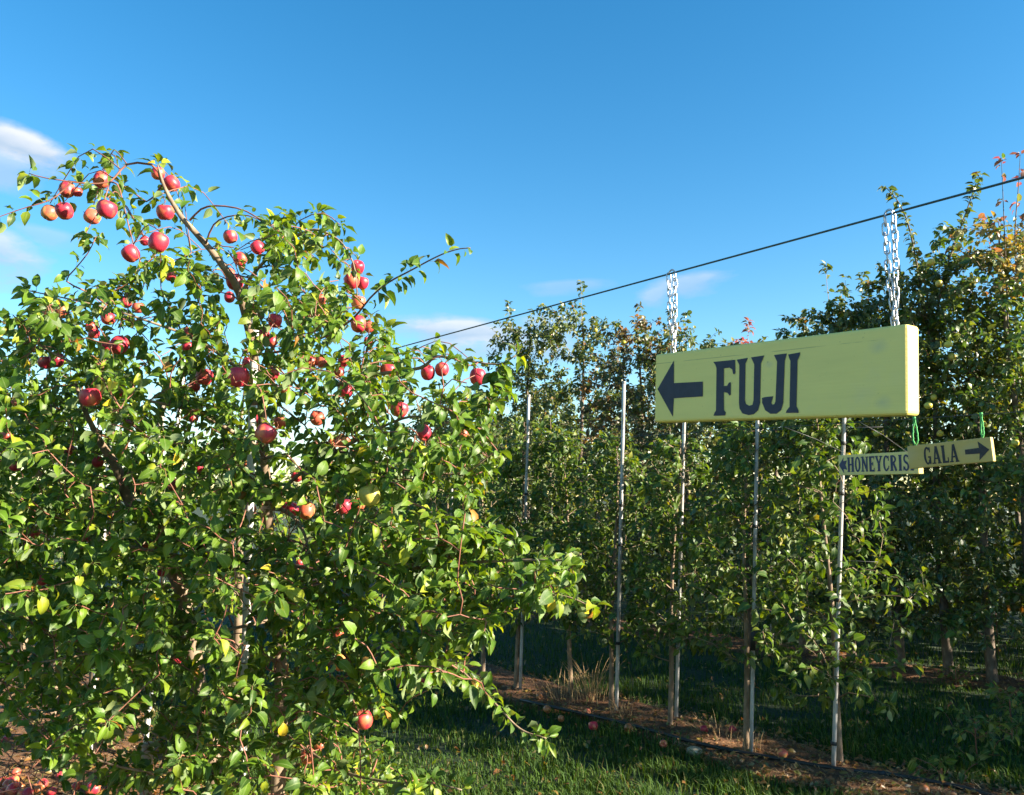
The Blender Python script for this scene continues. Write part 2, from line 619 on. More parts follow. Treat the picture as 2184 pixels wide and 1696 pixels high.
PAL = {
    'front': ([(.050, .110, .012), (.068, .138, .014), (.090, .168, .016), (.120, .200, .018), (.042, .090, .018), (.170, .235, .024),
               (.260, .310, .028), (.52, .40, .035), (.30, .15, .04)], [.2, .22, .2, .15, .1, .085, .035, .007, .003]),
    'mid': ([(.050, .100, .016), (.066, .124, .018), (.092, .150, .022), (.130, .172, .026), (.170, .195, .030), (.26, .25, .035), (.40, .30, .04)],
            [.24, .27, .22, .16, .08, .024, .006]),
    'back': ([(.044, .072, .018), (.060, .092, .020), (.086, .115, .024), (.122, .140, .026), (.170, .168, .030), (.27, .22, .04), (.30, .14, .05)],
             [.24, .24, .2, .16, .1, .045, .015]),
    'olive': ([(.075, .105, .026), (.10, .125, .030), (.14, .15, .034), (.19, .18, .036), (.28, .23, .04), (.22, .11, .04)],
              [.2, .24, .22, .18, .1, .06]),
    'rust': ([(.22, .085, .035), (.28, .12, .045), (.20, .13, .045), (.13, .12, .035), (.30, .18, .06)], [.25, .25, .2, .2, .1]),
    'bronze': ([(.10, .085, .055), (.13, .085, .06), (.07, .09, .04), (.16, .10, .055), (.09, .11, .035)], [.25, .2, .2, .15, .2]),
    'autumn': ([(.26, .19, .04), (.32, .22, .05), (.20, .18, .045), (.28, .14, .06), (.12, .13, .03), (.34, .26, .07)], [.2, .16, .2, .1, .24, .1]),
    'redshoot': ([(.26, .07, .07), (.34, .14, .09), (.22, .09, .06)], [.4, .3, .3]),
}


for _n, _k in (('front', .94), ('mid', .76), ('back', .80), ('olive', .76), ('bronze', .75), ('rust', .85)):
    PAL[_n] = ([(c[0] * _k * (1.08 if _n == 'front' else .96), c[1] * _k * 1.05, c[2] * _k * .75) for c in PAL[_n][0]], PAL[_n][1])


class Leaves:
    """leaf placements of one tree"""

    def __init__(self):
        self.pos, self.axis, self.nrm, self.size, self.pal = [], [], [], [], []

    def add(self, pos, axis, nrm, size, pal):
        self.pos.append(pos); self.axis.append(axis); self.nrm.append(nrm); self.size.append(size); self.pal.append(pal)

    def finish(self, palette):
        self.pos = np.concatenate(self.pos); self.axis = np.concatenate(self.axis); self.nrm = np.concatenate(self.nrm)
        self.size = np.concatenate(self.size)
        n = len(self.pos)
        a = self.axis / (np.linalg.norm(self.axis, axis=1)[:, None] + 1e-9)
        x = np.cross(a, self.nrm)
        x /= np.linalg.norm(x, axis=1)[:, None] + 1e-9
        z = np.cross(x, a)
        self.R = np.stack([x, a, z], 1)      # rows: images of local x, y, z
        self.var = rng.integers(0, 7, n)
        cols, w = PAL[palette]
        self.colid = rng.choice(len(cols), n, p=np.array(w) / sum(w))
        self.palette = palette
        self.rgb = np.array(cols)[self.colid] * rng.uniform(.82, 1.2, (n, 1))
        self.keep = np.ones(n, bool)
        self.ctr = self.pos + a * self.size[:, None] * .7

    def mask(self, m):
        for k in ('pos', 'R', 'var', 'colid', 'rgb', 'size', 'keep', 'ctr'):
            setattr(self, k, getattr(self, k)[m])


def leaves_mesh(name, lv, sel, rows, mat, origin):
    V, T, C = [], [], []
    n0 = 0
    for k in range(7):
        idx = np.nonzero(sel & (lv.var == k))[0]
        if not len(idx):
            continue
        bv, bf, ba = LEAF_VARIANTS[rows][k]
        w = np.einsum('vj,njk->nvk', bv, lv.R[idx]) * lv.size[idx][:, None, None] + lv.pos[idx][:, None, :]
        nv = len(bv)
        V.append(w.reshape(-1, 3))
        T.append((bf[None] + (np.arange(len(idx)) * nv)[:, None, None]).reshape(-1, 3) + n0)
        c = np.empty((len(idx), nv, 4))
        c[:, :, :3] = lv.rgb[idx][:, None, :]
        c[:, :, 3] = ba[None]
        C.append(c.reshape(-1, 4))
        n0 += len(idx) * nv
    return mesh_tris(name, np.concatenate(V) - np.asarray(origin), np.concatenate(T), mat, np.concatenate(C))


_leaf_mesh_cache = {}


def leaf_object_mesh(var, palette, colid, rows, mat):
    key = (var, palette, colid, rows)
    if key not in _leaf_mesh_cache:
        bv, bf, ba = LEAF_VARIANTS[rows][var]
        c = np.empty((len(bv), 4))
        c[:, :3] = PAL[palette][0][colid]
        c[:, 3] = ba
        _leaf_mesh_cache[key] = mesh_tris('leaf', bv, bf, mat, c)
    return _leaf_mesh_cache[key]


# ------------------------------------------------------------------ tree growth
GA = 2.39996


class Tree:
    def __init__(self, palette='front', leaf=.075, density=30., rosette=6, droop=.35):
        self.branches = []          # (pts, radii, is_main)
        self.nodes = np.zeros((0, 3)); self.node_r = np.zeros(0)
        self.lv = Leaves()
        self.palette, self.leaf, self.density, self.rosette, self.droop = palette, leaf, density, rosette, droop

    def add_branch(self, pts, r0, r1, leafy=0.25, main=False, dens=1.0, rosettes=True):
        pts = np.asarray(pts, float)
        n = len(pts)
        rad = r0 + (r1 - r0) * np.linspace(0, 1, n) ** .8
        self.branches.append((pts, rad, main))
        self.nodes = np.vstack([self.nodes, pts]); self.node_r = np.concatenate([self.node_r, rad])
        if leafy < 1:
            self.leaf_up(pts, leafy, dens, rosettes)
        return pts

    def leaf_up(self, pts, s0, dens, rosettes):
        seg = np.linalg.norm(np.diff(pts, axis=0), axis=1)
        cum = np.concatenate([[0], np.cumsum(seg)])
        Lt = cum[-1]
        m = max(2, int(Lt * (1 - s0) * self.density * dens + rng.uniform(0, 1)))
        s = np.sort(rng.uniform(s0, 1, m)) * Lt
        if rosettes:
            k = max(1, int(self.rosette * rng.uniform(.6, 1.3)))
            s = np.concatenate([s, np.full(k, Lt)])
            # spurs: little rosettes along the wood
            for q in range(int(Lt * (1 - s0) * 5 * dens)):
                s = np.concatenate([s, np.full(rng.integers(3, 6), rng.uniform(s0, 1) * Lt)])
        m = len(s)
        pos = np.stack([np.interp(s, cum, pts[:, i]) for i in range(3)], 1)
        tn = np.gradient(pts, axis=0)
        tan = np.stack([np.interp(s, cum, tn[:, i]) for i in range(3)], 1)
        tan /= np.linalg.norm(tan, axis=1)[:, None] + 1e-9
        ref = rng.normal(size=3); ref /= np.linalg.norm(ref)
        a = np.cross(tan, ref); a /= np.linalg.norm(a, axis=1)[:, None] + 1e-9
        b = np.cross(tan, a)
        ph = np.arange(m) * GA + rng.uniform(0, 6.28)
        rad = a * np.cos(ph)[:, None] + b * np.sin(ph)[:, None]
        axis = rad * rng.uniform(.7, 1.1, (m, 1)) + tan * rng.uniform(.0, .8, (m, 1)) + rng.normal(0, .25, (m, 3))
        axis[:, 2] += -rng.uniform(-.35, 1.0, m) * self.droop * 1.6
        axis /= np.linalg.norm(axis, axis=1)[:, None] + 1e-9
        nrm = np.array((0, 0, .75)) + np.array(SUN_VEC) * .45 + rng.normal(0, .42, (m, 3))
        size = self.leaf * np.clip(rng.normal(1, .25, m), .5, 1.6)
        self.lv.add(pos + rad * .004, axis, nrm, size, None)

    def reach(self, target, r1=.0022, leafy=.15, dens=1.0, arch=.25):
        """a shoot from the nearest wood to the target"""
        t = np.asarray(target, float)
        dv = t - self.nodes
        dist = np.linalg.norm(dv, axis=1)
        cost = dist + .9 * np.maximum(0, .35 * np.hypot(dv[:, 0], dv[:, 1]) - dv[:, 2]) + np.where(self.node_r < .0025, .12, 0)
        i = int(np.argmin(cost))
        p0 = self.nodes[i]
        Ln = dist[i]
        if Ln < .05:
            return
        side = rng.normal(0, .10, 3) * Ln
        mid = p0 * .5 + t * .5 + np.array((0, 0, arch * Ln * rng.uniform(.2, 1.2))) + side
        n = max(4, int(Ln / .05))
        s = np.linspace(0, 1, n)[:, None]
        pts = p0 * (1 - s) ** 2 + 2 * mid * s * (1 - s) + t * s ** 2
        pts[1:-1] += rng.normal(0, .006, (n - 2, 3))
        r0 = min(self.node_r[i] * .85, .003 + .011 * Ln)
        self.add_branch(pts, max(r0, r1 * 1.1), r1, leafy if Ln < .6 else max(leafy, .3), main=Ln > .55, dens=dens)

    def fill(self, targets, **kw):
        base = self.nodes.mean(0)
        tr = np.asarray(targets)
        # nearest to the wood first, so later shoots fork from earlier ones
        d = np.min(np.linalg.norm(tr[:, None, :] - self.nodes[None, ::2, :], axis=2), axis=1)
        for k in np.argsort(d + rng.uniform(0, .15, len(d))):
            self.reach(tr[k], **kw)


TREES = []      # (tree, root object, rows, material, number of leaf objects)


def finish_tree(tr, root, trunk_pts, trunk_r, rows, leaf_mat, n_leaf_objs, bark, n_main=14, sides=7):
    o = np.array(root.location)
    mb = MB(); mb.tube(trunk_pts, trunk_r, sides + 2)
    mb.build('trunk', bark, root)
    mains = [b for b in tr.branches if b[2]]
    mains.sort(key=lambda b: -b[1][0] * len(b[0]))
    picked = mains[:n_main]
    for pts, rad, _ in picked:
        mb = MB(); mb.tube(pts, rad, sides)
        mb.build('branch', bark if rad[0] > .007 else M['twig'], root)
    rest = [b for b in tr.branches if not any(b is q for q in picked)]
    if rest:
        mb = MB()
        for pts, rad, _ in rest:
            step = 1 if rows >= 5 else 2
            ii = np.unique(np.concatenate([np.arange(0, len(pts), step), [len(pts) - 1]]))
            mb.tube(pts[ii], rad[ii], 4 if rows >= 5 else 3, cap=False)
        tw = mb.build('twigs', M['twig'] if rows >= 5 else M['bark'], root)
        tag(tw, kind='stuff')
    TREES.append((tr, root, rows, leaf_mat, n_leaf_objs))


def emit_leaves():
    """the leaves that show largest become objects of their own, the rest of each crown one part"""
    allpx, allpy, alld, own, idx = [], [], [], [], []
    for ti, (tr, *_r) in enumerate(TREES):
        px, py, d = proj(tr.lv.ctr)
        allpx.append(px); allpy.append(py); alld.append(d)
        own.append(np.full(len(px), ti)); idx.append(np.arange(len(px)))
    px, py, d, own, idx = map(np.concatenate, (allpx, allpy, alld, own, idx))
    inside = (d > .3) & (px > 0) & (px < 2184) & (py > 0) & (py < 1696)
    cell = (np.clip(px, 0, 2183) // 13).astype(int) * 400 + (np.clip(py, 0, 1695) // 13).astype(int)
    order = np.nonzero(inside)[0]
    order = order[np.argsort(d[order], kind='stable')]
    _, first = np.unique(cell[order], return_index=True)
    front = order[first]
    for ti, (tr, root, rows, mat, nobj) in enumerate(TREES):
        lv = tr.lv
        sel = np.ones(len(lv.pos), bool)
        if nobj:
            f = front[own[front] == ti]
            li = idx[f]
            view = lv.ctr[li] - np.array((0, 0, CAM_H))
            dd = np.linalg.norm(view, axis=1)
            facing = np.abs(np.einsum('ij,ij->i', lv.R[li][:, 2, :], view / dd[:, None]))
            score = lv.size[li] ** 2 * (facing + .15) / dd ** 2
            li = li[np.argsort(-score)[:nobj]]
            loc = np.array(root.location)
            for i in li:
                lo = bpy.data.objects.new('leaf', leaf_object_mesh(int(lv.var[i]), lv.palette, int(lv.colid[i]), rows, mat))
                COL.objects.link(lo)
                lo.parent = root
                R = lv.R[i].T * lv.size[i]
                m4 = Matrix(((R[0, 0], R[0, 1], R[0, 2], lv.pos[i, 0] - loc[0]), (R[1, 0], R[1, 1], R[1, 2], lv.pos[i, 1] - loc[1]),
                             (R[2, 0], R[2, 1], R[2, 2], lv.pos[i, 2] - loc[2]), (0, 0, 0, 1)))
                lo.matrix_basis = m4
                sel[i] = False
        me = leaves_mesh('crown', lv, sel, min(rows, 3), mat, root.location)
        tag(link('crown', me, root), kind='stuff')


def in_poly(x, y, poly):
    poly = np.asarray(poly, float)
    c = np.zeros(len(x), bool)
    j = len(poly) - 1
    for i in range(len(poly)):
        xi, yi = poly[i]; xj, yj = poly[j]
        hit = ((yi > y) != (yj > y)) & (x < (xj - xi) * (y - yi) / (yj - yi + 1e-12) + xi)
        c ^= hit
        j = i
    return c


# ------------------------------------------------------------------ the lie of the land
ROW_DIR = np.array((-.64, .76)) / math.hypot(.64, .76)
ROW2_0 = np.array((4.6, 7.4))


def row2_at(px):
    k = (px - 1092) / F
    t = (ROW2_0[0] - k * ROW2_0[1] * CP) / (-ROW_DIR[0] + ROW_DIR[1] * k * CP)
    return ROW2_0 + ROW_DIR * t


# ------------------------------------------------------------------ ground
def ground_mats():
    m, nt, b = new_mat('lawn earth')
    f = noise_node(nt, 1.3, 8, .65)
    g = noise_node(nt, 22, 5)
    c1 = ramp(nt, f, [(.3, (.012, .026, .006)), (.55, (.020, .042, .008)), (.75, (.032, .045, .012))])
    c2 = ramp(nt, g, [(.35, (.5, .5, .5)), (.7, (1.25, 1.25, 1.1))])
    mx = nt.nodes.new('ShaderNodeMix'); mx.data_type = 'RGBA'; mx.blend_type = 'MULTIPLY'
    mx.inputs[0].default_value = 1
    nt.links.new(c1, mx.inputs[6]); nt.links.new(c2, mx.inputs[7])
    nt.links.new(mx.outputs[2], b.inputs['Base Color'])
    b.inputs['Roughness'].default_value = .9
    bump(nt, b, g, .7, .03)
    M['ground'] = m
    m, nt, b = new_mat('bare orchard soil')
    f = noise_node(nt, 3.2, 9, .7)
    g = noise_node(nt, 38, 6, .7)
    c1 = ramp(nt, f, [(.3, (.085, .036, .014)), (.5, (.165, .074, .028)), (.72, (.28, .145, .06))])
    c2 = ramp(nt, g, [(.3, (.45, .42, .40)), (.7, (1.4, 1.35, 1.25))])
    mx = nt.nodes.new('ShaderNodeMix'); mx.data_type = 'RGBA'; mx.blend_type = 'MULTIPLY'
    mx.inputs[0].default_value = 1
    nt.links.new(c1, mx.inputs[6]); nt.links.new(c2, mx.inputs[7])
    nt.links.new(mx.outputs[2], b.inputs['Base Color'])
    b.inputs['Roughness'].default_value = .95
    bump(nt, b, g, .9, .03)
    M['soil'] = m


ground_mats()
gv = np.array([(-900, -900, 0), (900, -900, 0), (900, 900, 0), (-900, 900, 0)], float)
tag(link('ground', mesh_tris('ground', gv, [(0, 1, 2), (0, 2, 3)], M['ground'])), 'mown grassy orchard ground under the trees', kind='structure')

SOILS = []


def soil_strip(centre, t0, t1, left, right, seed, label):
    """a low, uneven bed of bare soil along a row; its edges sink under the lawn"""
    r = np.random.default_rng(seed)
    n, mcr = int((t1 - t0) / .12), 15
    nrm = np.array((ROW_DIR[1], -ROW_DIR[0]))
    tv = np.linspace(t0, t1, n)
    el = left * (1 + .16 * np.interp(tv, np.arange(t0, t1 + 1, .5), r.normal(0, 1, len(np.arange(t0, t1 + 1, .5)))))
    er = right * (1 + .16 * np.interp(tv, np.arange(t0, t1 + 1, .5), r.normal(0, 1, len(np.arange(t0, t1 + 1, .5)))))
    v = []
    for i in range(n):
        for j in range(mcr):
            s = j / (mcr - 1)
            off = -el[i] + (el[i] + er[i]) * s
            p = centre + ROW_DIR * tv[i] + nrm * off
            h = .035 * math.sin(math.pi * s) ** .6 + r.uniform(0, .016) if 0 < j < mcr - 1 else -.01
            v.append((p[0], p[1], h))
    i = np.arange(n - 1)[:, None] * mcr; j = np.arange(mcr - 1)[None]
    q = np.stack([i + j, i + j + 1, i + j + mcr + 1, i + j + mcr], -1).reshape(-1, 4)
    t = np.concatenate([q[:, [0, 1, 2]], q[:, [0, 2, 3]]])
    tag(link('soil_bed', mesh_tris('soil_bed', np.array(v), t, M['soil'])), label, kind='structure')
    SOILS.append((np.array(centre), t0, t1, tv, el, er))


def on_soil(x, y, shrink=1.0):
    res = np.zeros(len(x), bool)
    nrm = np.array((ROW_DIR[1], -ROW_DIR[0]))
    for c, t0, t1, tv, el, er in SOILS:
        dx, dy = x - c[0], y - c[1]
        t = dx * ROW_DIR[0] + dy * ROW_DIR[1]
        o = dx * nrm[0] + dy * nrm[1]
        l = np.interp(t, tv, el) * shrink; r_ = np.interp(t, tv, er) * shrink
        res |= (t > t0) & (t < t1) & (o > -l) & (o < r_)
    return res


ROW1_0 = (G(1780, 1645))[:2]
soil_strip(ROW1_0, -4.0, 12.0, .42, .36, 5, 'reddish bare soil bed under the staked row')
soil_strip(ROW2_0, -12.0, 14.0, .40, .40, 6, 'soil bed under the tall row of trees')
ROWL_0 = np.array((-1.0, 3.75))
soil_strip(ROWL_0, -1.2, 9.0, 1.25, .45, 8, 'soil bed with fallen apples under the red apple trees')

# grass: as many blades as the picture resolves
def grass(n, name, box, label, hmin, hmax, seed):
    r = np.random.default_rng(seed)
    px = r.uniform(box[0], box[1], n); py = box[2] + (box[3] - box[2]) * r.uniform(0, 1, n)
    xc, yc = (px - 1092) / F, -(py - 848) / F
    ry, rz = CP - yc * SP, SP + yc * CP
    k = -CAM_H / rz
    x, y = xc * k, ry * k
    tuft = .5 + .5 * np.sin(x * 3.1 + 1.3 * np.sin(y * 2.3)) * np.sin(y * 2.7 + 1.1 * np.sin(x * 1.9))
    ok = ~on_soil(x, y, .92) | (r.uniform(0, 1, n) < .035)
    patch = np.sin(x * 1.7 + 2.1 * np.sin(y * 1.3)) * np.sin(y * 1.9 + 1.5 * np.sin(x * 1.1)) + .5 * np.sin(x * 7.3 + y * 5.9)
    ok &= patch + r.normal(0, .4, n) > -1.0
    x, y, tuft = x[ok], y[ok], tuft[ok]
    n = len(x)
    h = r.uniform(hmin, hmax, n) * (.55 + .8 * tuft) * np.where(r.uniform(0, 1, n) < .03, 1.7, 1)
    az = r.uniform(0, 6.28, n)
    lean = r.uniform(.2, 1.0, n)
    w = r.uniform(.0022, .0042, n)
    dx, dy = np.cos(az), np.sin(az)
    base = np.stack([x, y, np.full(n, -.004)], 1)
    side = np.stack([-dy, dx, np.zeros(n)], 1) * w[:, None]
    m1 = base + np.stack([dx * lean * h * .25, dy * lean * h * .25, h * .6], 1)
    tip = base + np.stack([dx * lean * h * .9, dy * lean * h * .9, h * (1.05 - .35 * lean)], 1)
    V = np.stack([base - side, base + side, m1 + side * .8, m1 - side * .8, tip], 1).reshape(-1, 3)
    T = (np.array([(0, 1, 2), (0, 2, 3), (3, 2, 4)])[None] + (np.arange(n) * 5)[:, None, None]).reshape(-1, 3)
    pal = .72 * np.array([(.030, .072, .005), (.046, .104, .006), (.068, .136, .008), (.100, .150, .014), (.24, .19, .07)])
    c = np.empty((n, 5, 4)); c[:, :, :3] = (pal[r.choice(5, n, p=[.3, .33, .22, .11, .04])] * r.uniform(.8, 1.2, (n, 1)))[:, None, :]
    c[:, :, 3] = 1
    o = link(name, mesh_tris(name, V, T, M['grass'], c.reshape(-1, 4)))
    tag(o, label, 'grass', kind='stuff')


grass(150000, 'grass', (-250, 2450, 1325, 1900), 'short green grass growing between the tree rows', .045, .10, 3)

# dead straw and leaf litter on the soil beds
r_ = np.random.default_rng(21)
n = 26000
px = r_.uniform(-200, 2400, n); py = r_.uniform(1370, 1800, n)
xc, yc = (px - 1092) / F, -(py - 848) / F
k = -CAM_H / (SP + yc * CP)
x, y = xc * k, (CP - yc * SP) * k
ok = on_soil(x, y, 1.02)
x, y = x[ok], y[ok]; n = len(x)
az = r_.uniform(0, 6.28, n); ln = r_.uniform(.02, .09, n); el = r_.normal(.05, .2, n)
w = r_.uniform(.0012, .0028, n)
b0 = np.stack([x, y, r_.uniform(.03, .06, n)], 1)
dv = np.stack([np.cos(az) * ln, np.sin(az) * ln, el * ln], 1)
sd = np.stack([-np.sin(az) * w, np.cos(az) * w, np.zeros(n)], 1)
V = np.stack([b0 - sd, b0 + sd, b0 + dv], 1).reshape(-1, 3)
T = np.arange(3 * n).reshape(-1, 3)
tag(link('straw_litter', mesh_tris('straw_litter', V, T, M['straw'])), 'dead straw littering the bare soil under the rows', 'litter', kind='stuff')

# fallen leaves
fl = Leaves()
n = 14000
px = r_.uniform(-200, 2400, n); py = r_.uniform(1370, 1800, n)
yc = -(py - 848) / F
k = -CAM_H / (SP + yc * CP)
x, y = (px - 1092) / F * k, (CP - yc * SP) * k
ok = on_soil(x, y, 1.1) | (r_.uniform(0, 1, n) < .10)
x, y = x[ok], y[ok]; n = len(x)
az = r_.uniform(0, 6.28, n)
fl.add(np.stack([x, y, r_.uniform(.035, .06, n)], 1), np.stack([np.cos(az), np.sin(az), r_.normal(0, .25, n)], 1), np.array((0, 0, 1.)) + r_.normal(0, .35, (n, 3)), r_.uniform(.03, .06, n), None)
fl.finish('rust')
tag(link('fallen_leaves', leaves_mesh('fallen_leaves', fl, np.ones(n, bool), 2, M['leaf_far'], (0, 0, 0))), 'brown and yellow fallen leaves on the soil and lawn', 'fallen leaves', kind='stuff')

# ------------------------------------------------------------------ the red apple tree in front
CROP = {1: (0, 350), 2: (500, 450), 3: (0, 850), 4: (0, 1391), 5: (700, 950), 6: (600, 1391), 7: (1200, 1391), 8: (1800, 1391)}


def crop_px(c, cx, cy):
    ox, oy = CROP[c]
    return (ox + cx / 3.0843) / 1.14469, (oy + cy / 3.0843) / 1.14469


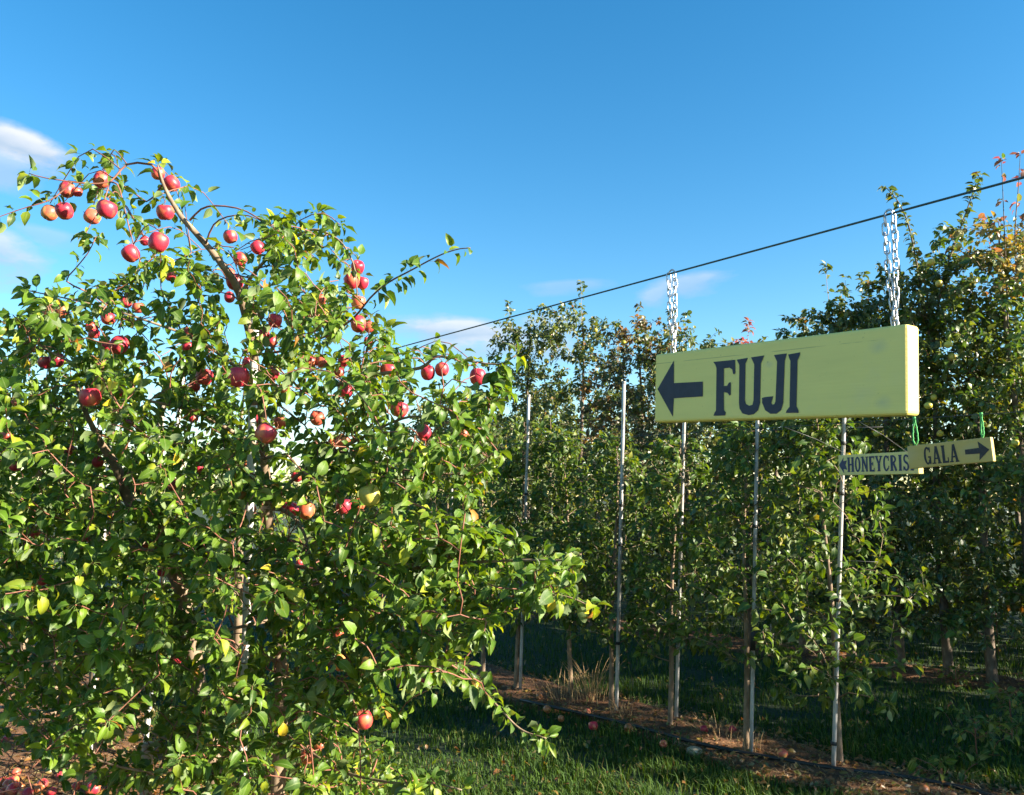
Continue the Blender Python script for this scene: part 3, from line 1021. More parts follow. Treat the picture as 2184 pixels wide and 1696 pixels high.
# (crop, x, y, radius, skin, fully seen, label)
R_, B_, GN = 'apple_red', 'apple_blush', 'apple_green'
DEEP = 'red apple mostly hidden deep among the leaves of the big apple tree'
APPLES = [
    (1, 505, 350, 55, R_, 1, 'shiny red apple in front of the pair on the top-left arching branch'),
    (1, 582, 368, 36, R_, 1, 'small dark red apple tucked behind the shiny one on the top-left branch'),
    (1, 765, 275, 58, R_, 1, 'red apple with a yellow leaf across it on the topmost arching branch'),
    (1, 372, 525, 58, B_, 1, 'orange blushed apple of the leftmost pair, below the sky-crossing twig'),
    (1, 485, 510, 60, R_, 1, 'dark red apple touching the orange blushed one at far upper left'),
    (1, 805, 497, 70, R_, 1, 'large red apple showing its dimple, hanging alone against the blue sky'),
    (1, 695, 552, 54, B_, 1, 'half-shaded blushed apple behind the large dimpled one'),
    (1, 1190, 228, 48, R_, 1, 'highest red apple, at the very tip of the tree'),
    (1, 1292, 303, 55, R_, 1, 'red apple just below and right of the highest one'),
    (1, 1243, 520, 62, R_, 1, 'red apple hanging where the top arch meets the bare leader'),
    (1, 1193, 745, 70, R_, 1, 'big bright red apple left of the bare pale leader'),
    (1, 1090, 735, 36, R_, 1, 'small red apple squeezed beside the big bright one by the leader'),
    (1, 985, 830, 60, R_, 1, 'shaded dark red apple behind a leaf, below the long drooping twig'),
    (1, 1735, 705, 50, R_, 1, 'red apple among leaves just right of the bare leader'),
    (1, 1940, 785, 48, R_, 1, 'round red apple below the second arching branch'),
    (1, 1808, 870, 50, R_, 1, 'red apple half behind a leaf, between leader and second arch'),
    (1, 1725, 978, 40, B_, 1, 'small orange apple at the foot of the bare leader'),
    (1, 1770, 1045, 60, R_, 1, 'red apple directly below the small orange one on the leader'),
    (1, 1728, 1160, 38, R_, 1, 'lowest of the apples strung down the leader'),
    (1, 345, 1280, 45, B_, 0, 'blushed apple peeping between pale leaves at upper left'),
    (1, 465, 1262, 54, B_, 0, 'reddish apple right of the one peeping between pale leaves'),
    (1, 815, 1320, 50, R_, 0, 'red apple behind a broad leaf, above the paired ones'),
    (1, 690, 1388, 45, R_, 0, 'upper red apple of the pair left of the long twig'),
    (1, 708, 1432, 40, R_, 0, 'lower red apple of the pair left of the long twig'),
    (1, 950, 1195, 40, R_, 0, 'shaded red apple under the dark leaves left of the leader'),
    (1, 1040, 1240, 40, R_, 0, 'shaded red apple next to the one under the dark leaves'),
    (1, 895, 1520, 64, R_, 1, 'large pinkish red apple in the left half of the tree'),
    (1, 800, 1525, 40, R_, 0, 'dark apple hidden to the left of the large pinkish one'),
    (1, 2070, 1335, 50, R_, 1, 'red apple striped with leaf shadow, right of the white post'),
    (1, 1985, 1440, 45, R_, 0, 'shaded apple below the shadow-striped one'),
    (1, 2050, 1490, 40, R_, 0, 'shaded apple lowest under the shadow-striped one'),
    (1, 1410, 1530, 40, R_, 0, 'dark red apple under the brown level branch'),
    (1, 425, 1633, 50, R_, 1, 'pinkish apple with its dimple facing out at the left edge'),
    (1, 345, 1652, 52, R_, 1, 'darker apple overlapped by the dimpled pinkish one at the left edge'),
    (1, 1285, 995, 25, R_, 0, DEEP), (1, 1420, 1430, 25, R_, 0, DEEP),
    (2, 1150, 625, 48, R_, 1, 'top red apple at the end of the arch on the right of the tree'),
    (2, 1105, 730, 58, R_, 1, 'pinkish apple right below the top one at the right arch end'),
    (2, 1185, 742, 45, R_, 1, 'apple half hidden behind the pinkish one at the right arch'),
    (2, 1155, 890, 55, B_, 1, 'streaky blushed apple below the trio at the right arch'),
    (2, 1155, 1052, 58, R_, 1, 'dark red apple with a lit lower edge, on the right flank'),
    (2, 1232, 1188, 36, R_, 1, 'small bright red apple just above the green cable'),
    (2, 872, 868, 38, B_, 0, 'orange sliver of apple left of the right-hand arch'),
    (2, 815, 985, 42, B_, 0, 'orange red apple partly covered, in the upper middle of the tree'),
    (2, 795, 1335, 50, R_, 0, 'shaded apple of the pair under the middle of the tree'),
    (2, 880, 1345, 45, R_, 0, 'apple beside the shaded one under the middle of the tree'),
    (2, 1045, 1330, 36, R_, 0, 'dark apple where the green cable enters the leaves'),
    (2, 1010, 1420, 42, R_, 0, 'blushed apple half in shade below the cable'),
    (2, 1060, 1555, 55, R_, 0, 'dark red apple above the shaded leaves in the right middle'),
    (2, 1380, 1400, 60, R_, 0, 'red apple behind light leaf rosette below the cable'),
    (2, 1680, 1420, 52, R_, 1, 'purplish apple of the pair on the level right branch'),
    (2, 1785, 1395, 52, R_, 1, 'second apple of the pair on the level right branch'),
    (2, 2055, 1450, 60, R_, 1, 'red apple with an orange sunlit cheek at the far right tip'),
    (2, 1465, 1695, 65, R_, 1, 'perfect glossy red apple hanging from a red spur, right of centre'),
    (2, 255, 1450, 75, R_, 1, 'biggest red apple in the middle of the tree, above the white post'),
    (2, 510, 1430, 48, R_, 1, 'red apple right of the biggest one, half behind a leaf'),
    (2, 320, 1345, 38, R_, 1, 'red apple peeking over the top of the biggest one'),
    (2, 600, 1540, 35, R_, 0, DEEP), (2, 1240, 1075, 26, R_, 0, DEEP),
    (3, 680, 370, 75, R_, 1, 'large red apple streaked with leaf shadows beside a bare brown branch'),
    (3, 1540, 215, 60, R_, 1, 'glossy red apple left of the biggest one'),
    (3, 1465, 290, 44, R_, 0, 'red apple crossed by a bare brown twig'),
    (3, 1450, 520, 40, R_, 0, 'red apple behind a green leaf, below the twig-crossed one'),
    (3, 2002, 640, 78, R_, 1, 'heavy round red apple on its own in the centre of the tree'),
    (3, 1935, 530, 50, R_, 0, 'shaded apple just above the heavy round one'),
    (3, 2110, 562, 50, B_, 0, 'orange red apple up and right of the heavy round one'),
    (3, 955, 575, 34, R_, 1, 'small red apple beside the grey side branch'),
    (3, 905, 330, 30, R_, 0, DEEP), (3, 735, 855, 28, R_, 0, DEEP), (3, 115, 885, 28, R_, 0, DEEP), (3, 50, 655, 22, R_, 0, DEEP),
    (3, 520, 765, 22, R_, 0, DEEP), (3, 1500, 905, 25, R_, 0, DEEP),
    (3, 1870, 880, 34, B_, 1, 'orange red sliver of apple below the heavy round one'),
    (3, 1885, 1215, 36, R_, 0, DEEP), (3, 2150, 1205, 40, R_, 0, DEEP),
    (3, 260, 1388, 38, R_, 1, 'small bright red apple low at the left edge'),
    (3, 655, 1420, 24, R_, 0, DEEP), (3, 1085, 1490, 32, R_, 0, DEEP), (3, 1215, 1690, 30, R_, 1, 'small pinkish red apple by the brown leaning trunk'),
    (3, 1305, 1035, 20, R_, 0, DEEP), (3, 95, 410, 22, B_, 0, DEEP),
    (5, 1030, 330, 56, R_, 1, 'red apple crossed by a leaf edge, lower right of the glossy one'),
    (5, 230, 220, 55, B_, 1, 'orange red apple cut by leaf shadow under the dark bough'),
    (5, 420, 395, 52, B_, 1, 'dull orange apple in shade right of the centre'),
    (5, 350, 405, 38, B_, 0, 'brownish apple left of the dull orange one'),
    (5, 1330, 335, 42, R_, 0, 'pinkish apple half hidden at the right end of the tree'),
    (5, 75, 660, 36, R_, 0, 'small shaded red apple above the tan forked branch'),
    (5, 150, 915, 60, B_, 1, 'salmon coloured apple resting above the tan forked branch'),
    (5, 40, 910, 50, R_, 1, 'red apple cut by shadow left of the salmon coloured one'),
    (5, 430, 885, 57, R_, 1, 'red apple left of the big green one'),
    (5, 545, 868, 45, B_, 1, 'yellowish orange apple touching the green one'),
    (5, 625, 800, 75, GN, 1, 'big greenish yellow apple with a shaded cheek'),
    (5, 100, 1310, 28, R_, 1, 'small red sliver of apple in the lower middle of the tree'),
    (6, 715, 700, 56, B_, 1, 'salmon apple with a shadow edge near the bottom of the tree'),
    (6, 265, 742, 56, B_, 1, 'blushed apple behind pale leaves beside the lower trunk'),
    (6, 890, 1130, 63, R_, 1, 'red and yellow apple on the long red hanging twig'),
    (6, 470, 1405, 58, B_, 1, 'lowest hanging salmon apple over the grass'),
    (6, 560, 1325, 36, B_, 0, 'small orange apple behind the lowest hanging one'),
    (6, 695, 480, 24, B_, 0, DEEP),
    (4, 320, 75, 24, R_, 0, DEEP), (4, 1325, 675, 22, R_, 0, DEEP), (4, 575, 1630, 28, R_, 1, 'small crimson apple low at the bottom left'),
]
APPLE_INFO = []
for c, cx, cy, r, skin, seen, label in APPLES:
    px, py = crop_px(c, cx, cy)
    rp = r / 3.0843 / 1.14469
    if seen:
        d = float(np.clip(F * .074 / (2 * rp), 2.95, 4.05))
        dia = 2.08 * rp * d / F
    else:
        d = float(np.clip(F * .074 / (2 * max(rp, 11)), 3.3, 4.15))
        dia = max(.058, 2 * rp * d / F)
    APPLE_INFO.append((px, py, d, dia, skin, seen, label))


def limb(pts, n=None):
    w = [P(*p) for p in pts]
    ln = sum(np.linalg.norm(np.subtract(a, b)) for a, b in zip(w[:-1], w[1:]))
    return smooth_path(w, n or max(6, int(ln / .04)))


A = Tree('front', .052, 62, 7)
tA = [(592, 1720, 3.74), (600, 1480, 3.84), (586, 1250, 3.92), (570, 1085, 3.96), (556, 850, 3.92), (515, 640, 3.72), (470, 560, 3.6), (420, 500, 3.56),
      (385, 460, 3.55), (352, 402, 3.55), (336, 352, 3.55)]
wA = [P(*p) for p in tA]
baseA = np.array((wA[0][0] + .02, wA[0][1] + .02, 0.0))
pathA = smooth_path([baseA - (0, 0, .05)] + wA, 60)
radA = np.interp(np.linspace(0, 1, 60), [0, .1, .3, .5, .636, .82, .93, 1], [.042, .034, .026, .019, .015, .011, .007, .003])
A.nodes = pathA.copy(); A.node_r = radA.copy()
A.leaf_up(pathA[-13:], .1, 1.3, True)
HAND = [
    ([(345, 390, 3.55), (329, 354, 3.55), (280, 348, 3.52), (255, 365, 3.5), (235, 388, 3.48), (190, 392, 3.45), (153, 388, 3.43), (93, 379, 3.4), (62, 370, 3.4)], .006, .002, .42, .55),
    ([(235, 388, 3.48), (252, 396, 3.45), (266, 447, 3.42), (283, 515, 3.4), (300, 560, 3.4)], .004, .002, .1, .35),
    ([(153, 388, 3.43), (125, 415, 3.42), (99, 430, 3.4), (48, 445, 3.38), (0, 462, 3.36), (-50, 480, 3.34)], .004, .0018, .05, 1.0, False),
    ([(235, 388, 3.48), (227, 413, 3.45), (218, 440, 3.44), (198, 470, 3.4), (180, 505, 3.38)], .0035, .0018, .0, .6),
    ([(345, 395, 3.55), (318, 430, 3.6), (290, 415, 3.6), (262, 395, 3.6)], .005, .002, .1, .9),
    ([(260, 680, 3.6), (215, 640, 3.5), (180, 620, 3.42), (142, 600, 3.38), (159, 575, 3.36), (187, 541, 3.34), (205, 505, 3.33)], .005, .0018, .1, .75),
    ([(405, 470, 3.55), (431, 445, 3.52), (465, 439, 3.5), (516, 447, 3.48), (558, 470, 3.46), (601, 498, 3.45), (640, 540, 3.45)], .005, .002, .35, .6),
    ([(439, 520, 3.56), (452, 485, 3.53), (470, 468, 3.5), (502, 459, 3.48), (538, 462, 3.46), (570, 480, 3.45)], .0045, .002, .3, .5),
    ([(508, 640, 3.66), (540, 585, 3.6), (590, 532, 3.5), (618, 512, 3.48), (658, 492, 3.45), (683, 492, 3.43), (714, 506, 3.42), (737, 529, 3.4), (757, 574, 3.4), (762, 640, 3.4)], .009, .0025, .3, .8),
    ([(600, 520, 3.5), (640, 470, 3.5), (690, 455, 3.5), (725, 480, 3.5)], .004, .002, .1, 1.1),
    ([(560, 560, 3.55), (590, 500, 3.55), (608, 455, 3.55)], .004, .002, .1, 1.0),
    ([(530, 760, 3.7), (640, 740, 3.55), (740, 690, 3.4), (791, 634, 3.3), (828, 603, 3.25), (876, 577, 3.2), (935, 546, 3.15), (975, 532, 3.12), (1003, 529, 3.1)], .006, .0018, .42, 1.0, False),
    ([(535, 860, 3.74), (680, 830, 3.6), (800, 800, 3.45), (896, 785, 3.35), (926, 762, 3.3), (960, 763, 3.28), (1006, 771, 3.25), (1066, 777, 3.22), (1100, 758, 3.2)], .011, .0025, .35, .7),
    ([(575, 1200, 3.76), (700, 1215, 3.5), (850, 1215, 3.3), (1000, 1200, 3.1), (1120, 1195, 3.0), (1200, 1195, 2.95), (1240, 1182, 2.92)], .011, .0025, .3, 1.5),
    ([(590, 1350, 3.75), (750, 1330, 3.5), (900, 1290, 3.3), (1060, 1275, 3.1), (1190, 1270, 3.0), (1265, 1295, 2.95)], .010, .0025, .3, 1.4),
    ([(600, 1440, 3.74), (780, 1400, 3.5), (930, 1400, 3.3), (1010, 1455, 3.15), (1060, 1505, 3.05), (1110, 1555, 3.0), (1165, 1575, 2.95)], .008, .0025, .3, 1.9),
    ([(600, 1480, 3.74), (690, 1490, 3.5), (722, 1440, 3.35), (745, 1500, 3.25), (765, 1560, 3.2), (770, 1700, 3.2)], .006, .0025, .2, .5),
    ([(598, 1560, 3.73), (720, 1640, 3.4), (840, 1670, 3.2), (920, 1670, 3.1), (985, 1685, 3.05)], .008, .0025, .2, .6),
    ([(598, 1600, 3.72), (480, 1640, 3.5), (360, 1650, 3.35), (241, 1632, 3.2), (170, 1600, 3.15), (108, 1583, 3.1)], .008, .0025, .25, .8),
    ([(580, 1230, 3.76), (440, 1200, 3.6), (300, 1170, 3.45), (150, 1170, 3.3), (20, 1190, 3.2)], .010, .003, .25, .8),
    ([(560, 1085, 3.78), (610, 1090, 3.6), (645, 1130, 3.5), (660, 1180, 3.45)], .012, .005, .6, .8),
    ([(560, 1100, 3.78), (640, 1010, 3.55), (760, 940, 3.4), (870, 890, 3.3), (960, 900, 3.2), (1040, 880, 3.15)], .010, .0025, .3, .8),
    ([(545, 950, 3.76), (420, 880, 3.6), (300, 850, 3.45), (200, 800, 3.35), (90, 740, 3.3), (10, 690, 3.25)], .010, .0025, .3, .8),
    ([(525, 800, 3.72), (430, 730, 3.6), (330, 690, 3.5), (200, 650, 3.45), (60, 620, 3.4)], .009, .0025, .25, .8),
    ([(548, 980, 3.76), (700, 960, 3.5), (850, 1000, 3.3), (980, 1010, 3.2), (1060, 960, 3.15)], .008, .0025, .25, .8),
    ([(590, 1320, 3.75), (450, 1350, 3.5), (300, 1370, 3.35), (160, 1400, 3.2), (40, 1420, 3.1)], .009, .0025, .25, .8),
]
for pts, r0, r1, s0, dens, *ros in HAND:
    A.add_branch(limb(pts), r0, r1, s0, True, dens, not ros)
bodyA = [(-60, 650), (60, 655), (150, 620), (260, 590), (330, 540), (420, 540), (520, 500), (600, 470), (700, 500), (760, 560), (790, 640), (830, 690),
         (850, 745), (930, 755), (1000, 790), (1075, 770), (1090, 830), (1050, 900), (1070, 960), (1000, 1060), (1075, 1140), (1190, 1190), (1250, 1230),
         (1210, 1290), (1120, 1290), (1050, 1330), (990, 1420), (1000, 1480), (900, 1430), (850, 1490), (870, 1590), (930, 1670), (880, 1760), (-60, 1760)]
n = 15000
px = rng.uniform(-60, 1280, n); py = rng.uniform(450, 1760, n)
ok = in_poly(px, py, bodyA)
dens = np.where(py < 700, .72, np.where(py < 900, .95, np.where(py > 1450, .6, 1.0)))
dens = np.where((px < 230) & (py > 1350), dens * .75, dens)
ok &= rng.uniform(0, 1, n) < dens
px, py = px[ok], py[ok]
mid = np.where(px > 850, 3.15, 3.55) - .12 * np.clip((py - 700) / 500, 0, 1)
dd = np.clip(mid + rng.normal(0, .34, len(px)), 2.75, 4.4)
tg = np.array([P(a, b, c) for a, b, c in zip(px, py, dd)])
clump = np.sin(tg[:, 0] * 9.1 + 2 * np.sin(tg[:, 2] * 5.3)) * np.sin(tg[:, 2] * 8.3 + 1.7 * np.sin(tg[:, 1] * 6.1)) + .6 * np.sin(tg[:, 1] * 10.7 + tg[:, 0] * 4)
tg = tg[clump + rng.normal(0, .35, len(tg)) > -.35]
tg = tg[tg[:, 2] > .25][:1650]
A.fill(tg, dens=1.0)
# every apple hangs from its own spur
for px, py, d, dia, skin, seen, label in APPLE_INFO:
    p = P(px, py, d)
    A_top = p + np.array((0, 0, dia * .36 + .02))
    dv = np.linalg.norm(A.nodes - A_top, axis=1) + np.where(A.nodes[:, 2] < A_top[2] - .02, .3, 0)
    i = int(np.argmin(dv))
    q = A.nodes[i]
    m_ = (q + A_top) / 2 + np.array((0, 0, .25 * np.linalg.norm(q - A_top)))
    A.branches.append((smooth_path([q, m_, A_top], 6), np.linspace(.0028, .002, 6), False))
    A.leaf_up(smooth_path([q, m_, A_top], 6), .2, .5, True)

A.lv.finish('front')


def clear_view(lv, frac=1.0):
    """no leaves hang in front of the well-seen apples"""
    px, py, d = proj(lv.ctr)
    drop = np.zeros(len(px), bool)
    for ax, ay, ad, dia, skin, seen, label in APPLE_INFO:
        rp = dia * F / 2 / ad
        lim = (rp * .95 + lv.size * .46 * F / d) if seen else (rp * .7 + lv.size * .15 * F / d)
        hit = (np.hypot(px - ax, py - ay) < lim) & (d < ad + .03)
        if seen:
            hit &= (np.sin(px * 12.9 + py * 7.7) > -.93)
        drop |= hit
        # nor through the fruit
        c = P(ax, ay, ad)
        drop |= np.linalg.norm(lv.ctr - c, axis=1) < dia * .5
    # the corner with the windfalls stays open
    drop |= in_poly(px, py, [(-80, 1605), (60, 1600), (125, 1640), (150, 1700), (150, 1800), (-80, 1800)]) & (d < 5.2)
    lv.mask(~drop)


def clear_segments(lv, segs, width=14, dmax=9):
    px, py, d = proj(lv.ctr)
    drop = np.zeros(len(px), bool)
    for x0, y0, x1, y1, dd_ in segs:
        t = np.clip(((px - x0) * (x1 - x0) + (py - y0) * (y1 - y0)) / ((x1 - x0) ** 2 + (y1 - y0) ** 2), 0, 1)
        dist = np.hypot(px - x0 - t * (x1 - x0), py - y0 - t * (y1 - y0))
        drop |= (dist < width + lv.size * .3 * F / d) & (d < dd_)
    lv.mask(~drop)


clear_view(A.lv)
# bare stretches of wood and post that show between the leaves
clear_segments(A.lv, [(388, 468, 495, 590, 3.9), (500, 690, 503, 760, 4.2), (505, 815, 510, 900, 4.2), (508, 1330, 514, 1400, 4.2), (560, 1088, 648, 1148, 3.9), (508, 1240, 508, 1290, 4.2)], 12)
clear_segments(A.lv, [(590, 1660, 592, 1720, 3.9)], 6)
rootA = thing('apple_tree', 'big leafy apple tree laden with red apples, nearest on the left', 'apple tree', baseA)
finish_tree(A, rootA, pathA, radA, 5, M['leaf'], 300, M['bark'], 20, 8)


# ------------------------------------------------------------------ apples
def apple_mesh(name, mat, k):
    r = np.random.default_rng(40 + k)
    prof = [(0, .28), (.05, .285), (.10, .33), (.17, .385), (.27, .41), (.37, .37), (.455, .26), (.495, .10), (.49, -.06), (.45, -.21), (.37, -.34), (.27, -.415),
            (.18, -.43), (.11, -.405), (.06, -.375), (0, -.36)]
    seg = 22
    lob = r.uniform(.008, .028); ph = r.uniform(0, 6)
    sq = r.uniform(1.0, 1.14); lean = r.uniform(-.06, .06)
    v, t = [], []
    for (rad, z) in prof[1:-1]:
        for j in range(seg):
            a = 2 * math.pi * j / seg
            q = rad * (1 + lob * math.cos(5 * a + ph) * (1 if z < .1 else .4) + .02 * math.cos(2 * a + ph))
            v.append((q * math.cos(a) + lean * z, q * math.sin(a), z * sq + (.012 * math.cos(5 * a + ph) if z < -.3 else 0)))
    m_ = len(prof) - 2
    for i in range(m_ - 1):
        for j in range(seg):
            k2 = (j + 1) % seg
            a, b, c, d = i * seg + j, i * seg + k2, (i + 1) * seg + k2, (i + 1) * seg + j
            t += [(a, d, c), (a, c, b)]
    v += [(0, 0, prof[0][1] * sq), (0, 0, prof[-1][1] * sq)]
    for j in range(seg):
        k2 = (j + 1) % seg
        t += [(len(v) - 2, j, k2), (len(v) - 1, (m_ - 1) * seg + k2, (m_ - 1) * seg + j)]
    return mesh_tris(name, np.array(v), np.array(t), mat)


APPLE_MESH = {s: [apple_mesh('apple', M[s], k) for k in range(4)] for s in ('apple_red', 'apple_blush', 'apple_green', 'apple_yellow', 'apple_rot')}
mb = MB(); mb.tube(smooth_path([(0, 0, .26), (.01, .005, .42), (.05, .02, .62)], 5), [.022, .018, .016, .017, .026], 5)
STEM_MESH = mesh_tris('stem', np.concatenate(mb.v), np.concatenate(mb.t), M['twig'])
mb = MB()
for j in range(5):
    a = j * 1.2566
    c, s = math.cos(a), math.sin(a)
    mb.add([(c * .05 - s * .025, s * .05 + c * .025, -.40), (c * .05 + s * .025, s * .05 - c * .025, -.40), (c * .03, s * .03, -.455)], [(0, 1, 2)])
CALYX_MESH = mesh_tris('calyx', np.concatenate(mb.v), np.concatenate(mb.t), M['straw'])
apple_count = 0


def put_apple(p, dia, skin, label, group, tilt=.35, details=True):
    global apple_count
    k = apple_count; apple_count += 1
    r = random.Random(900 + k)
    o = bpy.data.objects.new('apple', APPLE_MESH[skin][k % 4])
    COL.objects.link(o)
    o.location = p
    o.scale = (dia, dia, dia)
    o.rotation_euler = (r.gauss(0, tilt), r.gauss(0, tilt), r.uniform(0, 6.28))
    tag(o, label, 'apple', group)
    if details:
        for nm, me in (('stem', STEM_MESH), ('calyx', CALYX_MESH)):
            c = bpy.data.objects.new(nm, me); COL.objects.link(c); c.parent = o
    return o


for px, py, d, dia, skin, seen, label in APPLE_INFO:
    put_apple(P(px, py, d), dia, skin, label, 'red apples on the big tree')

# ------------------------------------------------------------------ more trees of the red apple row, further back
def spindle_targets(base, z0, h, R, n, r, top=.16, bulge=.25):
    z = z0 + (h - z0) * r.uniform(0, 1, n) ** .9
    s = (z - z0) / (h - z0)
    prof = np.where(s < bulge, .75 + .25 * s / bulge, 1 - (1 - top) * ((s - bulge) / (1 - bulge)) ** 1.1)
    a = r.uniform(0, 6.28, n)
    q = np.sqrt(r.uniform(.08, 1, n)) * R * prof
    t = np.stack([base[0] + q * np.cos(a), base[1] + q * np.sin(a), z], 1)
    f = 1.0 / max(.45, R)
    g = np.sin(t[:, 0] * 5.1 * f + 1.9 * np.sin(z * 3.1)) * np.sin(z * 4.7 + 1.6 * np.sin(t[:, 1] * 4.3 * f)) + .5 * np.sin(t[:, 1] * 6.1 * f + t[:, 0] * 3)
    keep = (g + r.normal(0, .3, n) > -.45) | (s > .8)
    return t[keep]


def row_tree(name, label, base, h, R, z0, ntg, palette, leaf, density, rows, nobj, trunk_r, lean=(0, 0), group=None, seed=0, cat='apple tree', whips=3, top=.16, mat='leaf',
             limbs=(), bark='bark', bulge=.25, post=None, rosette=5, droop=.35, nmain=8):
    r = np.random.default_rng(seed)
    tr = Tree(palette, leaf, density, rosette, droop)
    base = np.array((base[0], base[1], 0.0))
    n = 26
    s = np.linspace(0, 1, n)
    wig = np.stack([.02 * np.sin(s * 7 + seed), .02 * np.cos(s * 6 + seed * 1.7), np.zeros(n)], 1) * s[:, None]
    path = base + np.stack([lean[0] * s, lean[1] * s, -.04 + (h * .97 + .04) * s], 1) + wig * h * .5
    rad = trunk_r * (1 - s) ** .75 + .003
    rad[0] *= 1.35
    tr.nodes = path[5:].copy(); tr.node_r = rad[5:].copy()
    tr.leaf_up(path[-8:], 0, 1, True)
    for pts, r0, r1, s0, dn in limbs:
        tr.add_branch(pts, r0, r1, s0, True, dn)
    for k in range(whips):      # upright one-year shoots at the top
        i = r.integers(14, 24)
        p0 = path[i]
        a = r.uniform(0, 6.28)
        ln = r.uniform(.25, .55) * h / 3.2
        out = r.uniform(.15, .45)
        pts = smooth_path([p0, p0 + np.array((math.cos(a) * ln * out, math.sin(a) * ln * out, ln * .55)), p0 + np.array((math.cos(a) * ln * out * 1.2, math.sin(a) * ln * out * 1.2, ln * 1.15))], 9)
        tr.add_branch(pts, .006, .002, .1, False, 1.0)
    off = np.array((lean[0], lean[1], 0))
    tg = spindle_targets(base, z0, h * .97, R, ntg, r, top, bulge)
    tg[:, :2] += off[:2] * (tg[:, 2:3] / h)
    tr.fill(tg)
    tr.lv.finish(palette)
    if post:
        post(tr)
    root = thing(name, label, cat, base, group)
    finish_tree(tr, root, path, rad, rows, M[mat], nobj, M[bark], nmain, 6)
    return tr


# second tree of the row: its leaning leader shows left of the big tree's trunk
Bt = Tree('front', .063, 32, 6)
tB = [(455, 1640, 4.25), (425, 1480, 4.22), (392, 1275, 4.2), (350, 1190, 4.15), (300, 1110, 4.1), (268, 1050, 4.05), (249, 997, 4.0), (221, 955, 3.95), (198, 912, 3.9), (176, 864, 3.85), (159, 810, 3.8)]
wB = [P(*p) for p in tB]
baseB = np.array((wB[0][0] + .05, wB[0][1], 0.0))
pathB = smooth_path([baseB - (0, 0, .05)] + wB, 50)
radB = np.interp(np.linspace(0, 1, 50), [0, .2, .55, .8, 1], [.05, .042, .028, .014, .006])
Bt.nodes = pathB.copy(); Bt.node_r = radB.copy()
Bt.add_branch(limb([(268, 1050, 4.05), (300, 960, 4.0), (330, 910, 3.95), (365, 850, 3.95)]), .012, .005, .5, True, .6)
Bt.add_branch(limb([(330, 1150, 4.13), (230, 1180, 3.9), (120, 1150, 3.7), (20, 1100, 3.6)]), .010, .003, .3, True, .8)
n = 900
px = rng.uniform(-60, 560, n); py = rng.uniform(720, 1640, n)
tg = np.array([P(a, b, c) for a, b, c in zip(px, py, np.clip(rng.normal(4.25, .3, n), 3.7, 4.9))])
dn = np.where(py < 900, .35, 1) * np.where((py > 1350), .5, 1)
tg = tg[(tg[:, 2] > .35) & (rng.uniform(0, 1, n) < dn)][:170]
Bt.fill(tg)
Bt.lv.finish('front')
clear_view(Bt.lv)
clear_segments(Bt.lv, [(159, 820, 268, 1050, 4.0), (372, 1225, 395, 1280, 4.2)], 8)
rootB = thing('apple_tree', 'second red apple tree, its brown trunk leaning left behind the first', 'apple tree', baseB)
finish_tree(Bt, rootB, pathB, radB, 5, M['leaf'], 120, M['bark'], 8, 7)
# keep the first tree's leaves off the second tree's bare wood
clear_segments(A.lv, [(165, 835, 249, 997, 4.1), (249, 997, 275, 1065, 4.1), (374, 1230, 393, 1272, 4.2)], 7)

LEFT = [((-2.75, 5.6), 2.75, .75, 'third red apple tree, behind the leaning trunk'),
        ((-3.55, 6.6), 2.85, .8, 'fourth red apple tree, half lost behind the nearer ones'),
        ((-1.75, 5.35), 2.55, .7, 'short apple tree filling the gap behind the big one'),
        ((-4.4, 7.6), 2.8, .8, 'farthest tree of the red apple row'),
        ((-4.6, 5.3), 2.55, .8, 'apple tree at the left edge in the next row'),
        ((-5.6, 6.6), 2.7, .85, 'farther apple tree at the left edge in the next row'),
        ((-3.75, 4.35), 2.2, .6, 'low apple tree by the left edge beside the fallen apples')]
for k, (b, h, R, lab) in enumerate(LEFT):
    row_tree('apple_tree', lab, b, h, R, .45, 130, 'front' if k < 3 else 'mid', .064, 40, 3, 60 if k < 3 else 0, .035, seed=60 + k, whips=2, mat='leaf', post=lambda t: clear_view(t.lv))

# ------------------------------------------------------------------ stakes
def stake(name, label, base, top, r, mat, ties=(), group=None, sleeve=None, cat='stake'):
    base = np.asarray(base, float); top = np.asarray(top, float)
    root = thing(name, label, cat, base, group)
    mb = MB()
    s = np.linspace(0, 1, 12)[:, None]
    pts = (base - (0, 0, .05)) * (1 - s) + top * s
    mb.tube(pts, r, 10)
    mb.build('pole', mat, root)
    mb = MB(); mb.tube([top - (0, 0, .012), top + (0, 0, .004)], r * 1.12, 10)
    mb.build('cap', mat, root)
    for f in ties:
        p = base + (top - base) * f
        ax = (top - base) / np.linalg.norm(top - base)
        mb = MB(); mb.tube([p - ax * .011, p, p + ax * .011], r * 1.35, 10)
        t_ = mb.build('tie', M['black'], root)
    if sleeve:
        a, b = sleeve
        mb = MB(); mb.tube([base + (top - base) * a, base + (top - base) * b], r * 1.3, 10)
        mb.build('sleeve', M['black'], root)
    return root


def stake_px(bx, by, tx, ty, rpx, mat, label, dz=0, **kw):
    b = G(bx, by)
    d = proj(b)[2][0]
    d2 = d
    t = P(tx, ty, d2)
    # keep the pole's own distance: slide the top so it stands upright in depth
    k = b[1] / t[1]
    t = np.array((0, 0, CAM_H)) + (t - np.array((0, 0, CAM_H))) * k
    return stake('stake', label, b, t, rpx * d / F, mat, group='stakes of the young tree row', **kw), b, t


